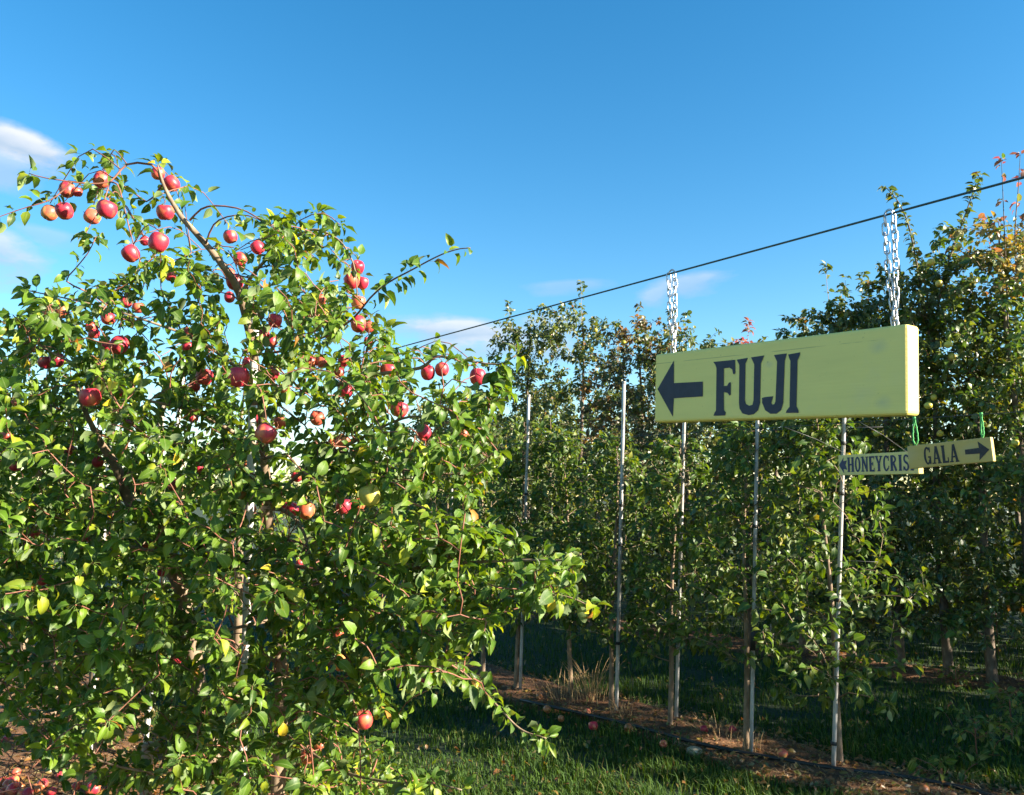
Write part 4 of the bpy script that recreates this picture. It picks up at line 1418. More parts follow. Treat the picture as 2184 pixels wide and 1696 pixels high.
S = M['stake']
STAKES = [
    stake_px(1776, 1648, 1803, 800, 4.8, S, 'grey stake nearest the right, passing behind the small signs', ties=(.07, .42, .69, .82)),
    stake_px(1601, 1618, 1617, 810, 4.1, S, 'pale stake below the middle of the big yellow sign', ties=(.60, .34), sleeve=(.275, .34)),
    stake_px(1441, 1545, 1461, 835, 3.9, S, 'stake half hidden in leaves below the sign arrow', ties=(.30, .62)),
    stake_px(1314, 1527, 1331, 815, 4.0, S, 'tall white stake standing clear between two young trees', ties=(.21, .62, .5)),
    stake_px(1109, 1481, 1128, 843, 3.3, S, 'white stake just right of the red apple tree', ties=(.3, .66)),
    stake_px(1034, 1448, 1022, 925, 2.8, S, 'thin stake half behind the red apple tree leaves', ties=(.4,)),
    stake_px(962, 1430, 964, 960, 2.7, S, 'farthest thin stake glimpsed through the red apple tree leaves', ties=(.5,)),
]
# posts inside the red apple row
d0 = 3.62
b = P(517, 1700, d0); t = P(500, 640, d0 - .03)
b2 = np.array((b[0], b[1], 0)); t = np.array((t[0], b[1], t[2]))
stake('post', 'thick white post rising through the middle of the big apple tree', b2, t, .019, M['white_post'], ties=(.55,), cat='post')
b = P(330, 1300, 4.9); t = P(367, 760, 4.9)
stake('post', 'thin white post among the leaves left of the thick one', (b[0] - .03, b[1], 0), (t[0], b[1], t[2]), .015, M['white_post'], cat='post')
b = P(222, 1100, 5.4); t = P(225, 880, 5.4)
stake('post', 'slim white post showing through a gap at the left', (b[0], b[1], 0), (t[0], b[1], t[2]), .013, M['white_post'], cat='post')
b = P(312, 1690, 4.0); t = P(310, 1590, 4.0)
stake('post', 'short grey wooden post at the bottom left under the leaves', (b[0], b[1], 0), (t[0], b[1], t[2]), .026, M['wood_post'], cat='post')

# ------------------------------------------------------------------ the young staked row
def base_px(x, y):
    return G(x, y)[:2]


YOUNG = [  # base pixel, height, radius, label, palette
    ((1793, 1640), 2.35, .66, 'young apple tree tied to the stake behind the small signs', (.0, .1), 'mid'),
    ((1590, 1612), 2.25, .52, 'young apple tree under the middle of the big sign', (.10, .05), 'mid'),
    ((1428, 1557), 2.20, .55, 'young apple tree with tan leaning trunk below the sign arrow', (.12, .05), 'mid'),
    ((1303, 1520), 2.25, .50, 'young apple tree leaning against the tall clear white stake', (.08, .05), 'mid'),
    ((1219, 1490), 2.35, .52, 'young apple tree with dark trunk beside the dry grass clump', (-.05, .05), 'mid'),
    ((1100, 1478), 2.45, .55, 'young apple tree right behind the big tree branch tips', (.1, .05), 'mid'),
    ((1030, 1450), 2.4, .55, 'young apple tree showing between the big tree branches', (0, .05), 'mid'),
    ((955, 1425), 2.4, .6, 'farthest young apple tree of the staked row in view', (0, 0), 'mid'),
    ((860, 1408), 2.3, .6, 'young apple tree hidden behind the red apples', (0, 0), 'mid'),
]


def young_post(t):
    clear_view(t.lv)
    clear_segments(t.lv, [(1319, 1400, 1331, 815, 9), (1611, 1180, 1617, 900, 9), (1795, 1180, 1801, 890, 9), (1461, 1080, 1462, 890, 9), (1126, 1100, 1128, 843, 9)], 5)
    # keep leaves out of the signs
    px, py, d = proj(t.lv.ctr)
    bad = (px > 1740) & (px < 2150) & (py > 900) & (py < 1040) & (d < 5.0)
    t.lv.mask(~bad)


for k, (bp, h, R, lab, lean, pal) in enumerate(YOUNG):
    b = base_px(*bp)
    lo = .42 if k == 0 else (.55 if k < 3 else .6)
    row_tree('young_apple_tree', lab, b, h, R, lo, 220 if k < 6 else 150, pal, .060 if k else .066, 46, 3, 130 if k < 6 else 30, .019, lean=lean, seed=100 + k, whips=4, top=.3, post=young_post, bark='bark', bulge=.35,
             nmain=8)

# ------------------------------------------------------------------ the tall row behind
def rust_patch(centre_px, d, rad, pal):
    c = P(*centre_px, d)

    def f(t):
        hit = np.linalg.norm((t.lv.ctr - c) / np.array(rad), axis=1) < 1
        hit &= rng.uniform(0, 1, len(hit)) < .85
        cols, w = PAL[pal]
        ids = rng.choice(len(cols), hit.sum(), p=np.array(w) / sum(w))
        t.lv.rgb[hit] = np.array(cols)[ids] * rng.uniform(.8, 1.2, (hit.sum(), 1))
    return f


TALL = [  # px, top py, radius, palette, label
    (930, 850, .8, 'back', 'low far apple tree glimpsed over the red apple tree'),
    (1020, 830, .8, 'back', 'far green apple tree right of the red apples, under the cloud'),
    (1125, 668, .72, 'back', 'tall slender apple tree where the cable crosses its tip'),
    (1242, 635, .78, 'back', 'tallest middle apple tree with yellow apples, crossing the cable'),
    (1368, 672, .70, 'bronze', 'bronze leaved tall tree left of the near chain'),
    (1455, 690, .72, 'back', 'green tall tree behind the near chain and sign arrow'),
    (1590, 712, .72, 'olive', 'tall tree whose reddish tip shows over the sign lettering'),
    (1700, 715, .75, 'back', 'tall tree behind the right half of the big sign'),
    (1800, 640, .75, 'back', 'dark bushy tree rising over the top edge of the sign'),
    (1900, 620, .78, 'back', 'tall apple tree behind the far end of the sign'),
    (2000, 540, .78, 'back', 'tallest right-hand apple tree with two forked tips'),
    (2090, 640, .85, 'mid', 'olive green tree right of the big sign, above the small ones'),
    (2180, 440, .75, 'mid', 'yellow and orange autumn tree at the right edge'),
]
tall_base = []
for k, (px, ty, R, pal, lab) in enumerate(TALL):
    b = row2_at(px)
    h = z_at(ty, b[1])
    d = proj((b[0], b[1], 1.7))[2][0]
    tall_base.append((b, d, h))
    limbs = []
    post = None
    if k == 10:
        limbs = [(limb([(1990, 760, d), (1965, 620, d), (1940, 490, d), (1915, 430, d), (1888, 398, d)]), .014, .003, .15, 1.6),
                 (limb([(1995, 700, d), (2010, 600, d), (2040, 510, d), (2065, 440, d), (2088, 372, d)]), .014, .003, .15, 1.6),
                 (limb([(2010, 620, d), (2050, 560, d), (2085, 545, d), (2105, 540, d)]), .008, .003, .2, 1.2)]
    if k == 12:
        limbs = [(limb([(2150, 700, d), (2145, 560, d), (2140, 440, d), (2136, 340, d)]), .008, .002, .3, .25),
                 (limb([(2170, 640, d), (2165, 500, d), (2172, 400, d), (2176, 330, d)]), .008, .002, .3, .25),
                 (limb([(2175, 600, d), (2120, 520, d), (2085, 470, d)]), .006, .002, .3, .5)]
    if k == 3:
        post = rust_patch((1272, 880), d - .3, (.26, .9, .62), 'rust')
    if k == 4:
        post = rust_patch((1400, 700), d, (.55, .9, .4), 'rust')
    if k == 6:
        post = rust_patch((1592, 705), d, (.2, .8, .22), 'redshoot')
    if k == 12:
        post = lambda t, f1=rust_patch((2175, 500), d, (.5, .8, .6), 'autumn'), f2=rust_patch((2150, 350), d, (.5, .9, .5), 'redshoot'): (f1(t), f2(t))
    if k == 11:
        post = rust_patch((2160, 820), d, (.5, .9, .4), 'olive')
    row_tree('tall_apple_tree', lab, b, h, R * 1.35, .4, 370 if k < 8 else 430, pal, .07, 50, 2, 0, .045, seed=200 + k, whips=10, top=.58, mat='leaf_far', limbs=limbs, bark='bark_dark', group='tall trees of the back row', post=post, nmain=6,
             rosette=6)
# the row runs on past the right edge of the picture and shades the ground in view
for k, t in enumerate((-1.7, -3.0, -4.2, -5.5, -6.9, -8.1, -9.6)):
    b = ROW2_0 + ROW_DIR * t
    row_tree('tall_apple_tree', 'tall apple tree of the back row beyond the right edge', b, (4.0, 3.7, 3.4, 3.4, 3.0, 2.9, 2.6)[k], 1.15, .08, 240, 'olive', .085, 44, 2, 0, .05, seed=300 + k, whips=4, top=.3, mat='leaf_far',
             bark='bark_dark', group='tall trees of the back row', nmain=4)
for k, t in enumerate((-4.2, -5.9, -7.6, -9.4)):  # unseen third-row trees added to deepen the shade at lower right
    b = ROW2_0 + np.array((ROW_DIR[1], -ROW_DIR[0])) * 3.2 + ROW_DIR * t
    row_tree('tall_apple_tree', 'unseen apple tree added beyond the right edge for shade', b, 4.7 + .3 * (k % 2), 1.5, .08, 240, 'back', .10, 38, 2, 0, .05, seed=380 + k, whips=2, top=.35, mat='leaf_far',
             bark='bark_dark', group='shaded trees of the third row', nmain=4)
# a third row closes the view under the crowns
nrm2 = np.array((ROW_DIR[1], -ROW_DIR[0]))
for k in range(9):
    b = ROW2_0 + nrm2 * 3.2 + ROW_DIR * (-2.5 + 1.75 * k)
    row_tree('tall_apple_tree', 'shaded apple tree in the third row behind the tall ones', b, 3.9 + .3 * math.sin(k * 2.1), 1.5, .12, 280, 'back', .10, 46, 2, 0, .05, seed=400 + k, whips=2, top=.35, mat='leaf_far',
             bark='bark_dark', group='shaded trees of the third row', nmain=4)
for k in range(4):
    b = ROW2_0 + nrm2 * 3.2 + ROW_DIR * (14 + 2.2 * k)
    row_tree('tall_apple_tree', 'shaded apple tree in the third row behind the tall ones', b, 2.7, 1.5, .12, 190, 'back', .12, 40, 2, 0, .05, seed=420 + k, whips=1, top=.35, mat='leaf_far',
             bark='bark_dark', group='shaded trees of the third row', nmain=4)

for k in range(9):
    b = ROW2_0 + nrm2 * 6.4 + ROW_DIR * (-3 + 2.6 * k)
    row_tree('tall_apple_tree', 'dim apple tree in the last row seen through the gaps', b, 3.7, 1.8, .1, 170, 'back', .13, 36, 2, 0, .05, seed=440 + k, whips=1, top=.5, mat='leaf_far',
             bark='bark_dark', group='dim trees of the last row', nmain=4)

emit_leaves()

# stakes of the tall row
for (px, yt, yb, lab) in ((1206, 930, 1395, 'thin pale stake in the back row behind the young trees'), (1636, 1090, 1400, 'pair of pale stems of a back row stake left of the small signs')):
    b = row2_at(px)
    d = proj((b[0], b[1], 1.7))[2][0]
    t = P(px, yt, d)
    stake('stake', lab, (b[0], b[1], 0), (b[0], b[1], t[2]), .018, S, ties=(.5,), group='stakes of the tall row')

# yellow apples in the tall trees
YEL = [(1270, 705), (1262, 745), (1268, 768), (1150, 752), (1165, 770), (1172, 790), (1255, 820), (1330, 730),
       (2003, 605), (2045, 525), (2022, 735), (2030, 762), (1890, 735), (1992, 848), (1980, 865), (2005, 925), (1880, 1000), (1862, 985), (1870, 925), (2098, 905), (2165, 945), (1985, 560)]
for i, (px, py) in enumerate(YEL):
    b = row2_at(px)
    d = proj((b[0], b[1], 1.7))[2][0] - .55 - .18 * math.sin(i * 3.3)
    mid_ = px < 1500
    put_apple(P(px, py, d), .060 + .008 * math.sin(i * 1.9), 'apple_yellow', 'small yellow apple in the tall trees in the middle distance' if mid_ else 'small yellow apple in the tall trees behind the small signs',
              'yellow apples in the middle tall trees' if mid_ else 'yellow apples in the right-hand tall trees', details=False)


# ------------------------------------------------------------------ hanging signs
def make_sign(name, label, quad, Hm, thick, board_mat, bev=.008, dshift=0):
    """quad: TL, TR, BR, BL pixels of the front face (2184 px frame); Hm: real board height"""
    TL, TR, BR, BL = quad
    hl = math.hypot(TL[0] - BL[0], TL[1] - BL[1]); hr = math.hypot(TR[0] - BR[0], TR[1] - BR[1])
    dl, dr = F * Hm / hl, F * Hm / hr
    l = (P(*TL, dl) + P(*BL, dl)) / 2; r = (P(*TR, dr) + P(*BR, dr)) / 2
    u = r - l; Ln = np.linalg.norm(u); u /= Ln
    up = np.array((0, 0, 1.0)); v = up - u * np.dot(up, u); v /= np.linalg.norm(v)
    nrm = np.cross(u, v)
    if np.dot(nrm, -l) < 0:
        nrm = -nrm
    c = (l + r) / 2
    root = thing(name, label, 'sign', c - v * Hm / 2, 'yellow variety signs hanging from wires')
    R = Matrix(((u[0], -nrm[0], v[0]), (u[1], -nrm[1], v[1]), (u[2], -nrm[2], v[2])))
    root.rotation_euler = R.to_euler()
    bm = bmesh.new()
    bmesh.ops.create_cube(bm, size=1)
    bmesh.ops.scale(bm, vec=(Ln, thick, Hm), verts=bm.verts)
    bmesh.ops.translate(bm, vec=(0, thick / 2, Hm / 2), verts=bm.verts)
    bmesh.ops.bevel(bm, geom=list(bm.edges), offset=bev, segments=3, affect='EDGES', profile=.6)
    me = bpy.data.meshes.new('board'); bm.to_mesh(me); bm.free()
    for p in me.polygons:
        p.use_smooth = False
    me.materials.append(board_mat)
    bo = link('board', me, root)

    def loc(px, py):
        """pixel on the front face -> local (x, z)"""
        d = ray(px, py)
        o = np.array((0, 0, CAM_H))
        t = np.dot(c - o, nrm) / np.dot(d, nrm)
        q = o + d * t - (c - v * Hm / 2)
        return np.dot(q, u), np.dot(q, v)

    def to_world(x, y, z):
        return c - v * Hm / 2 + u * x - nrm * y + v * z
    return root, bo, Ln, loc, to_world


def paint(root, name, polys, mat, y0=-.0012):
    """flat brushed shapes a hair proud of the board: every polygon sits a little further out so none are coplanar"""
    bm = bmesh.new()
    for i, poly in enumerate(polys):
        vs = [bm.verts.new((x, y0 - .00012 * i, z)) for x, z in poly]
        bm.faces.new(vs)
    for f in bm.faces:
        f.normal_update()
    bmesh.ops.triangulate(bm, faces=list(bm.faces), ngon_method='EAR_CLIP')
    for f in bm.faces:
        f.normal_update()
        if f.normal.y > 0:
            f.normal_flip()
    me = bpy.data.meshes.new(name); bm.to_mesh(me); bm.free()
    me.materials.append(mat)
    return link(name, me, root)


def cs(x, y):      # pixels of an enlarged study of the big sign -> 2184 px frame
    return (1580 + x / 3.0843) / 1.14469, (640 + y / 3.0843) / 1.14469


fuji_sign, fuji, fuji_len, floc, fworld = make_sign('hanging_sign', 'large yellow plank sign reading FUJI with a left arrow', [cs(58, 693), cs(1956, 458), cs(1958, 1150), cs(50, 1207)], .195, .052, M['sign_yellow'], .009)
ARROW = [(80, 957), (203, 742), (203, 912), (421, 900), (421, 1012), (203, 1026), (195, 1165)]
GL = {
    'F': [(500, 752), (664, 736), (666, 838), (654, 846), (648, 838), (642, 808), (622, 795), (580, 800), (579, 935), (605, 930), (617, 908), (632, 906), (631, 1000), (620, 1005), (608, 985), (579, 980), (580, 1115),
          (594, 1132), (590, 1155), (502, 1158), (508, 1138), (520, 1118), (524, 800), (516, 775)],
    'U': [(676, 735), (760, 722), (742, 765), (738, 1040), (745, 1068), (770, 1082), (795, 1075), (803, 1040), (808, 770), (784, 718), (884, 703), (858, 765), (852, 1060), (838, 1115), (805, 1145), (765, 1153), (720, 1140),
          (698, 1105), (693, 1060), (696, 775)],
    'J': [(957, 700), (1054, 688), (1038, 745), (1026, 1060), (1010, 1115), (975, 1142), (930, 1142), (890, 1115), (868, 1060), (866, 1025), (885, 1018), (950, 1010), (945, 1030), (937, 1060), (945, 1074), (960, 1070),
          (968, 1050), (980, 750)],
    'I': [(1064, 696), (1154, 680), (1150, 705), (1134, 740), (1126, 1085), (1142, 1118), (1142, 1136), (1046, 1136), (1052, 1118), (1074, 1090), (1081, 745), (1070, 720)]}
paint(fuji, 'arrow', [[floc(*cs(*p)) for p in ARROW]], M['paint_navy'])
for ch in 'FUJI':
    paint(fuji, 'letter', [[floc(*cs(*p)) for p in GL[ch]]], M['paint_navy'])

# hand-lettered slab capitals: strokes in a unit cell (x 0..w, y 0..1)
def bar(x0, y0, x1, y1, w):
    dx, dy = x1 - x0, y1 - y0
    ln = math.hypot(dx, dy); nx, ny = -dy / ln * w / 2, dx / ln * w / 2
    return [(x0 + nx, y0 + ny), (x1 + nx, y1 + ny), (x1 - nx, y1 - ny), (x0 - nx, y0 - ny)]


def arc(cx, cy, rx, ry, a0, a1, w, n=9):
    o = [(cx + rx * math.cos(a0 + (a1 - a0) * i / n), cy + ry * math.sin(a0 + (a1 - a0) * i / n)) for i in range(n + 1)]
    k = [(cx + (rx - w) * math.cos(a0 + (a1 - a0) * i / n), cy + (ry - w * .8) * math.sin(a0 + (a1 - a0) * i / n)) for i in range(n + 1)]
    return o + k[::-1]


T_, TH = .21, .12
PI = math.pi


def serif(x, y):
    return bar(x - .14, y, x + .14, y, .07)


LET = {
    'H': (.62, [bar(.12, 0, .12, 1, T_), bar(.50, 0, .50, 1, T_), bar(.12, .5, .50, .5, TH), serif(.12, .035), serif(.12, .965), serif(.5, .035), serif(.5, .965)]),
    'O': (.60, [arc(.3, .5, .27, .52, 0, PI, .16, 12), arc(.3, .5, .27, .52, PI, 2 * PI, .16, 12)]),
    'N': (.64, [bar(.12, 0, .12, 1, .13), bar(.52, 0, .52, 1, .13), bar(.10, 1, .54, 0, .17), serif(.1, .965), serif(.12, .035), serif(.54, .965)]),
    'E': (.54, [bar(.14, 0, .14, 1, T_), bar(.05, .95, .50, .95, TH), bar(.05, .05, .50, .05, TH), bar(.14, .5, .38, .5, TH), bar(.48, 1, .48, .78, .07), bar(.48, 0, .48, .24, .07), bar(.37, .38, .37, .62, .06)]),
    'Y': (.60, [bar(.30, 0, .30, .48, T_), bar(.08, 1, .31, .42, .15), bar(.53, 1, .30, .42, .12), serif(.3, .035), serif(.1, .965), serif(.5, .965)]),
    'C': (.56, [arc(.29, .5, .27, .52, .25 * PI, PI, .16, 10), arc(.29, .5, .27, .52, PI, 1.75 * PI, .16, 10), bar(.49, .98, .49, .66, .08), bar(.46, .12, .52, .34, .08)]),
    'R': (.62, [bar(.14, 0, .14, 1, T_), arc(.22, .74, .30, .27, -.5 * PI, .5 * PI, .14, 10), bar(.14, .96, .26, .96, .09), bar(.14, .5, .26, .5, .09), bar(.30, .48, .52, 0, .16), serif(.14, .035)]),
    'I': (.34, [bar(.17, 0, .17, 1, T_), serif(.17, .035), serif(.17, .965)]),
    'S': (.52, [arc(.26, .74, .23, .27, .15 * PI, PI, .14, 8), arc(.26, .74, .23, .27, PI, 1.42 * PI, .14, 5), arc(.26, .26, .23, .28, -PI, .0, .14, 9), arc(.26, .26, .23, .28, 0, .42 * PI, .14, 5), bar(.17, .56, .36, .44, .15),
                bar(.46, .98, .46, .72, .06), bar(.05, .02, .05, .28, .06)]),
    'P': (.56, [bar(.14, 0, .14, 1, T_), arc(.20, .72, .32, .29, -.5 * PI, .5 * PI, .15, 10), bar(.14, .96, .22, .96, .09), bar(.14, .48, .22, .48, .09), serif(.14, .035)]),
    'G': (.60, [arc(.30, .5, .27, .52, .25 * PI, PI, .16, 10), arc(.30, .5, .27, .52, PI, 1.8 * PI, .16, 10), bar(.50, .02, .50, .44, .13), bar(.34, .42, .56, .42, .09), bar(.50, .98, .50, .68, .08)]),
    'A': (.66, [bar(.12, 0, .32, 1, .12), bar(.54, 0, .34, 1, .18), bar(.20, .30, .46, .30, .09), serif(.12, .035), serif(.54, .035)]),
    'L': (.54, [bar(.15, 0, .15, 1, T_), bar(.05, .05, .50, .05, TH), bar(.48, 0, .48, .30, .08), serif(.15, .965)]),
}


def letters(root, text, x0, z0, h, x1, mat, slant=0.0, sx=None):
    tot = sum(LET[c][0] for c in text) + .06 * (len(text) - 1)
    k = (x1 - x0) / tot
    x = x0
    for c in text:
        w, polys = LET[c]
        paint(root, 'letter', [[(x + a * k, z0 + slant * (x - x0) + b_ * h) for a, b_ in poly] for poly in polys], mat)
        x += (w + .06) * k


honey_sign, honey, hl_, hloc, hworld = make_sign('hanging_sign', 'small yellow sign reading HONEYCRISP, its right end behind another sign', [(1788.5, 971.5), (1957, 962), (1959, 1011), (1788, 1014)], .115, .030, M['sign_yellow_b'], .004)
xl, xr = -hl_ / 2, hl_ / 2
paint(honey, 'arrow', [[(xl + .006, .058), (xl + .052, .102), (xl + .048, .080), (xl + .082, .084), (xl + .068, .058), (xl + .082, .030), (xl + .050, .036), (xl + .052, .010)]], M['paint_blue'])
letters(honey, 'HONEYCRISP', xl + .086, .018, .082, xr - .004, M['paint_blue'])
gala_sign, gala, gl_, gloc, gworld = make_sign('hanging_sign', 'small faded yellow sign reading GALA with a right arrow', [(1934, 952), (2112, 932), (2119, 984), (1939, 1000)], .104, .024, M['sign_yellow_c'], .004)
xl, xr = -gl_ / 2, gl_ / 2
letters(gala, 'GALA', xl + gl_ * .20, .012, .078, xl + gl_ * .62, M['paint_dark'])
paint(gala, 'arrow', [[(xr - .010, .051), (xr - .054, .091), (xr - .052, .063), (xr - .112, .061), (xr - .112, .040), (xr - .052, .038), (xr - .056, .009)]], M['paint_dark'])

# ------------------------------------------------------------------ cable and chains carrying the big sign
wl = P(1428, 582, F * .195 / 146); wr = P(1912, 456, F * .195 / 190)
ch_l = fworld(-fuji_len / 2 + .048, .026, .195); ch_r = fworld(fuji_len / 2 - .040, .026, .195)
# chains hang plumb, so the cable passes right above their feet
def at_depth_z(px, py, ref):
    r = ray(px, py); k = ref[1] / r[1]
    return CAM_H + r[2] * k


cl = np.array((ch_l[0], ch_l[1], at_depth_z(1428, 583, ch_l)))
cr = np.array((ch_r[0], ch_r[1], at_depth_z(1910, 457, ch_r)))
du = (cl - cr) / np.linalg.norm(cl - cr)
c_far = cl + du * 6.2; c_near = cr - du * 3.2
cabl = thing('steel_cable', 'dark green coated cable running across the sky to the apple tree', 'cable', c_near)
mb = MB(); mb.tube(c_near + (c_far - c_near) * np.linspace(0, 1, 40)[:, None], .0025, 8)
mb.build('strand', M['cable'], cabl)
# its end post, deep in the red apple row
stake('post', 'cable end post hidden in the leaves of the red apple row', (c_far[0], c_far[1], 0), (c_far[0], c_far[1], c_far[2] + .06), .03, M['wood_post'], cat='post')
stake('post', 'cable end post standing beyond the right edge', (c_near[0], c_near[1], 0), (c_near[0], c_near[1], c_near[2] + .06), .04, M['wood_post'], cat='post')

# one link: a stadium of round wire, unit = link length
def link_mesh():
    n, s = 16, 6
    pts = []
    hl, hw = .30, .20
    for i in range(n):
        a = 2 * PI * i / n
        pts.append((hw * math.cos(a), 0, (hl if math.sin(a) > 0 else -hl) * (1 if abs(math.sin(a)) > .01 else 0) + hw * math.sin(a)))
    pts = np.array(pts)
    v, t = [], []
    for i in range(n):
        tan = pts[(i + 1) % n] - pts[i - 1]; tan /= np.linalg.norm(tan)
        a = np.array((0, 1, 0)); b_ = np.cross(tan, a)
        for j in range(s):
            q = 2 * PI * j / s
            v.append(pts[i] + .064 * (a * math.cos(q) + b_ * math.sin(q)))
    for i in range(n):
        for j in range(s):
            a, b_, c, d = i * s + j, i * s + (j + 1) % s, ((i + 1) % n) * s + (j + 1) % s, ((i + 1) % n) * s + j
            t += [(a, b_, c), (a, c, d)]
    return mesh_tris('link', np.array(v), np.array(t), M['steel'])


LINK = link_mesh()


def chain(label, top, foot, spread):
    root = thing('chain', label, 'chain', foot, 'chains holding up the big sign')
    Lc = top[2] - foot[2]
    pitch = .0215
    size = pitch / .74
    nlk = int(round(Lc / pitch))
    for sgn in (-1, 1):
        for i in range(nlk):
            f = (i + .5) / nlk
            w = spread * (1 - (1 - f) ** 2.2) * (1 if f < .96 else .8)
            p = np.array((du[0] * w * sgn, du[1] * w * sgn, Lc * f))
            p += np.array((du[0], du[1], 0)) * .0012 * math.sin(i * 2.1 + sgn)
            o = bpy.data.objects.new('link', LINK); COL.objects.link(o); o.parent = root
            o.location = p
            o.scale = (size, size, size)
            az = math.atan2(du[1], du[0]) + (0.5 if sgn > 0 else -.35) + (PI / 2 if i % 2 else 0) + .25 * math.sin(i * 1.3)
            lean = sgn * spread * 2.2 * (1 - f) ** 1.2 / Lc
            o.rotation_euler = (0.06 * math.sin(i * 3.1), lean * .9, az)
    # saddle over the cable and the eye screwed into the board
    mb = MB()
    dv = np.array((du[0], du[1], 0.0)); dv /= np.linalg.norm(dv)
    mb.tube([top + dv * spread * math.cos(a) + np.array((0, 0, .013 * math.sin(a) - .003)) for a in np.linspace(0, PI, 9)], .0026, 6)
    mb.build('shackle', M['steel'], root)
    mb = MB()
    mb.tube([foot + dv * .008 * math.cos(a) + np.array((0, 0, .006 + .008 * math.sin(a))) for a in np.linspace(0, 2 * PI, 13)], .002, 6, cap=False)
    mb.build('eye_screw', M['steel'], root)


chain('shiny double chain holding the arrow end of the big sign', cl, ch_l, .0115)
chain('shiny double chain holding the blank sunlit end of the big sign', cr, ch_r, .0105)

# ------------------------------------------------------------------ twine and wire of the small signs
ga = gworld(-gl_ / 2 + gl_ * .10, .012, .104); gb = gworld(gl_ / 2 - gl_ * .10, .012, .104)
ta = np.array((ga[0], ga[1], at_depth_z(1951, 893, ga))); tb = np.array((gb[0], gb[1], at_depth_z(2100, 884, gb)))
dw = (ta - tb); dw /= np.linalg.norm(dw)
wire = thing('trellis_wire', 'thin dark wire above the small signs', 'wire', tb - dw * 2.2)
mb = MB(); mb.tube(np.array([tb - dw * 2.2, tb, ta, ta + dw * 2.0, ta + dw * 5.0]), .0016, 5)
mb.build('strand', M['wire'], wire)
for top, foot, sp, lab in ((ta, ga, .011, 'open loop of green twine holding the left end of the GALA sign'), (tb, gb, .005, 'tight green twine holding the arrow end of the GALA sign')):
    root = thing('twine_loop', lab, 'twine', foot, 'green twine on the small signs')
    for sgn in (-1, 1):
        pts = [top, top * .6 + foot * .4 + dw * sp * sgn * .8, top * .2 + foot * .8 + dw * sp * sgn, foot]
        mb = MB(); mb.tube(smooth_path(pts, 16) + np.stack([.0012 * np.sin(np.arange(16) * 2.2 + sgn), np.zeros(16), np.zeros(16)], 1), .0034, 6)
        mb.build('strand', M['twine'], root)
    mb = MB(); mb.tube([top + (0, 0, -.008), top + (0, 0, .008)], .007, 7)
    mb.build('knot', M['twine'], root)
for f in (.12, .85):
    hp = hworld(-hl_ / 2 + hl_ * f, .015, .115)
    tt = np.dot(hp - ta, dw)
    wp = ta + dw * tt
    h_ = thing('wire_hanger', 'thin wire hanger at the %s end of the HONEYCRISP sign' % ('arrow' if f < .5 else 'covered'), 'wire', hp)
    mb = MB(); mb.tube([hp, (hp + np.array((wp[0], wp[1], wp[2]))) / 2 + (0, 0, .01), wp], .0012, 5)
    mb.build('strand', M['wire'], h_)

# trellis wires along the young row, passing the stakes
for f, lab in ((.86, 'upper trellis wire along the young staked row'), (.52, 'lower trellis wire along the young staked row')):
    pts = [b_ + (t_ - b_) * f + np.array((.008, -.012, 0)) for _, b_, t_ in STAKES[:5]]
    pts = [pts[0] + (pts[0] - pts[1]) * .4] + pts + [pts[-1] + (pts[-1] - pts[-2]) * 1.5]
    tw_ = thing('trellis_wire', lab, 'wire', pts[0])
    mb = MB(); mb.tube(np.array(pts), .0015, 5); mb.build('strand', M['wire'], tw_)

# ------------------------------------------------------------------ irrigation pipe
hose_px = [(1110, 1493), (1320, 1540), (1500, 1588), (1680, 1622), (1790, 1640), (1880, 1650), (1960, 1662), (2060, 1682), (2160, 1715), (2260, 1760)]
pts = [G(x, y, .05) for x, y in hose_px]
hp = thing('irrigation_pipe', 'black irrigation pipe lying along the soil by the stakes', 'pipe', pts[0] * (1, 1, 0))
mb = MB(); mb.tube(smooth_path(pts, 60), .0125, 8); mb.build('pipe', M['hose'], hp)
mb = MB(); mb.tube([pts[5] - (.02, 0, 0), pts[5] + (.02, 0, 0)], .017, 8); mb.build('coupling', M['black'], hp)

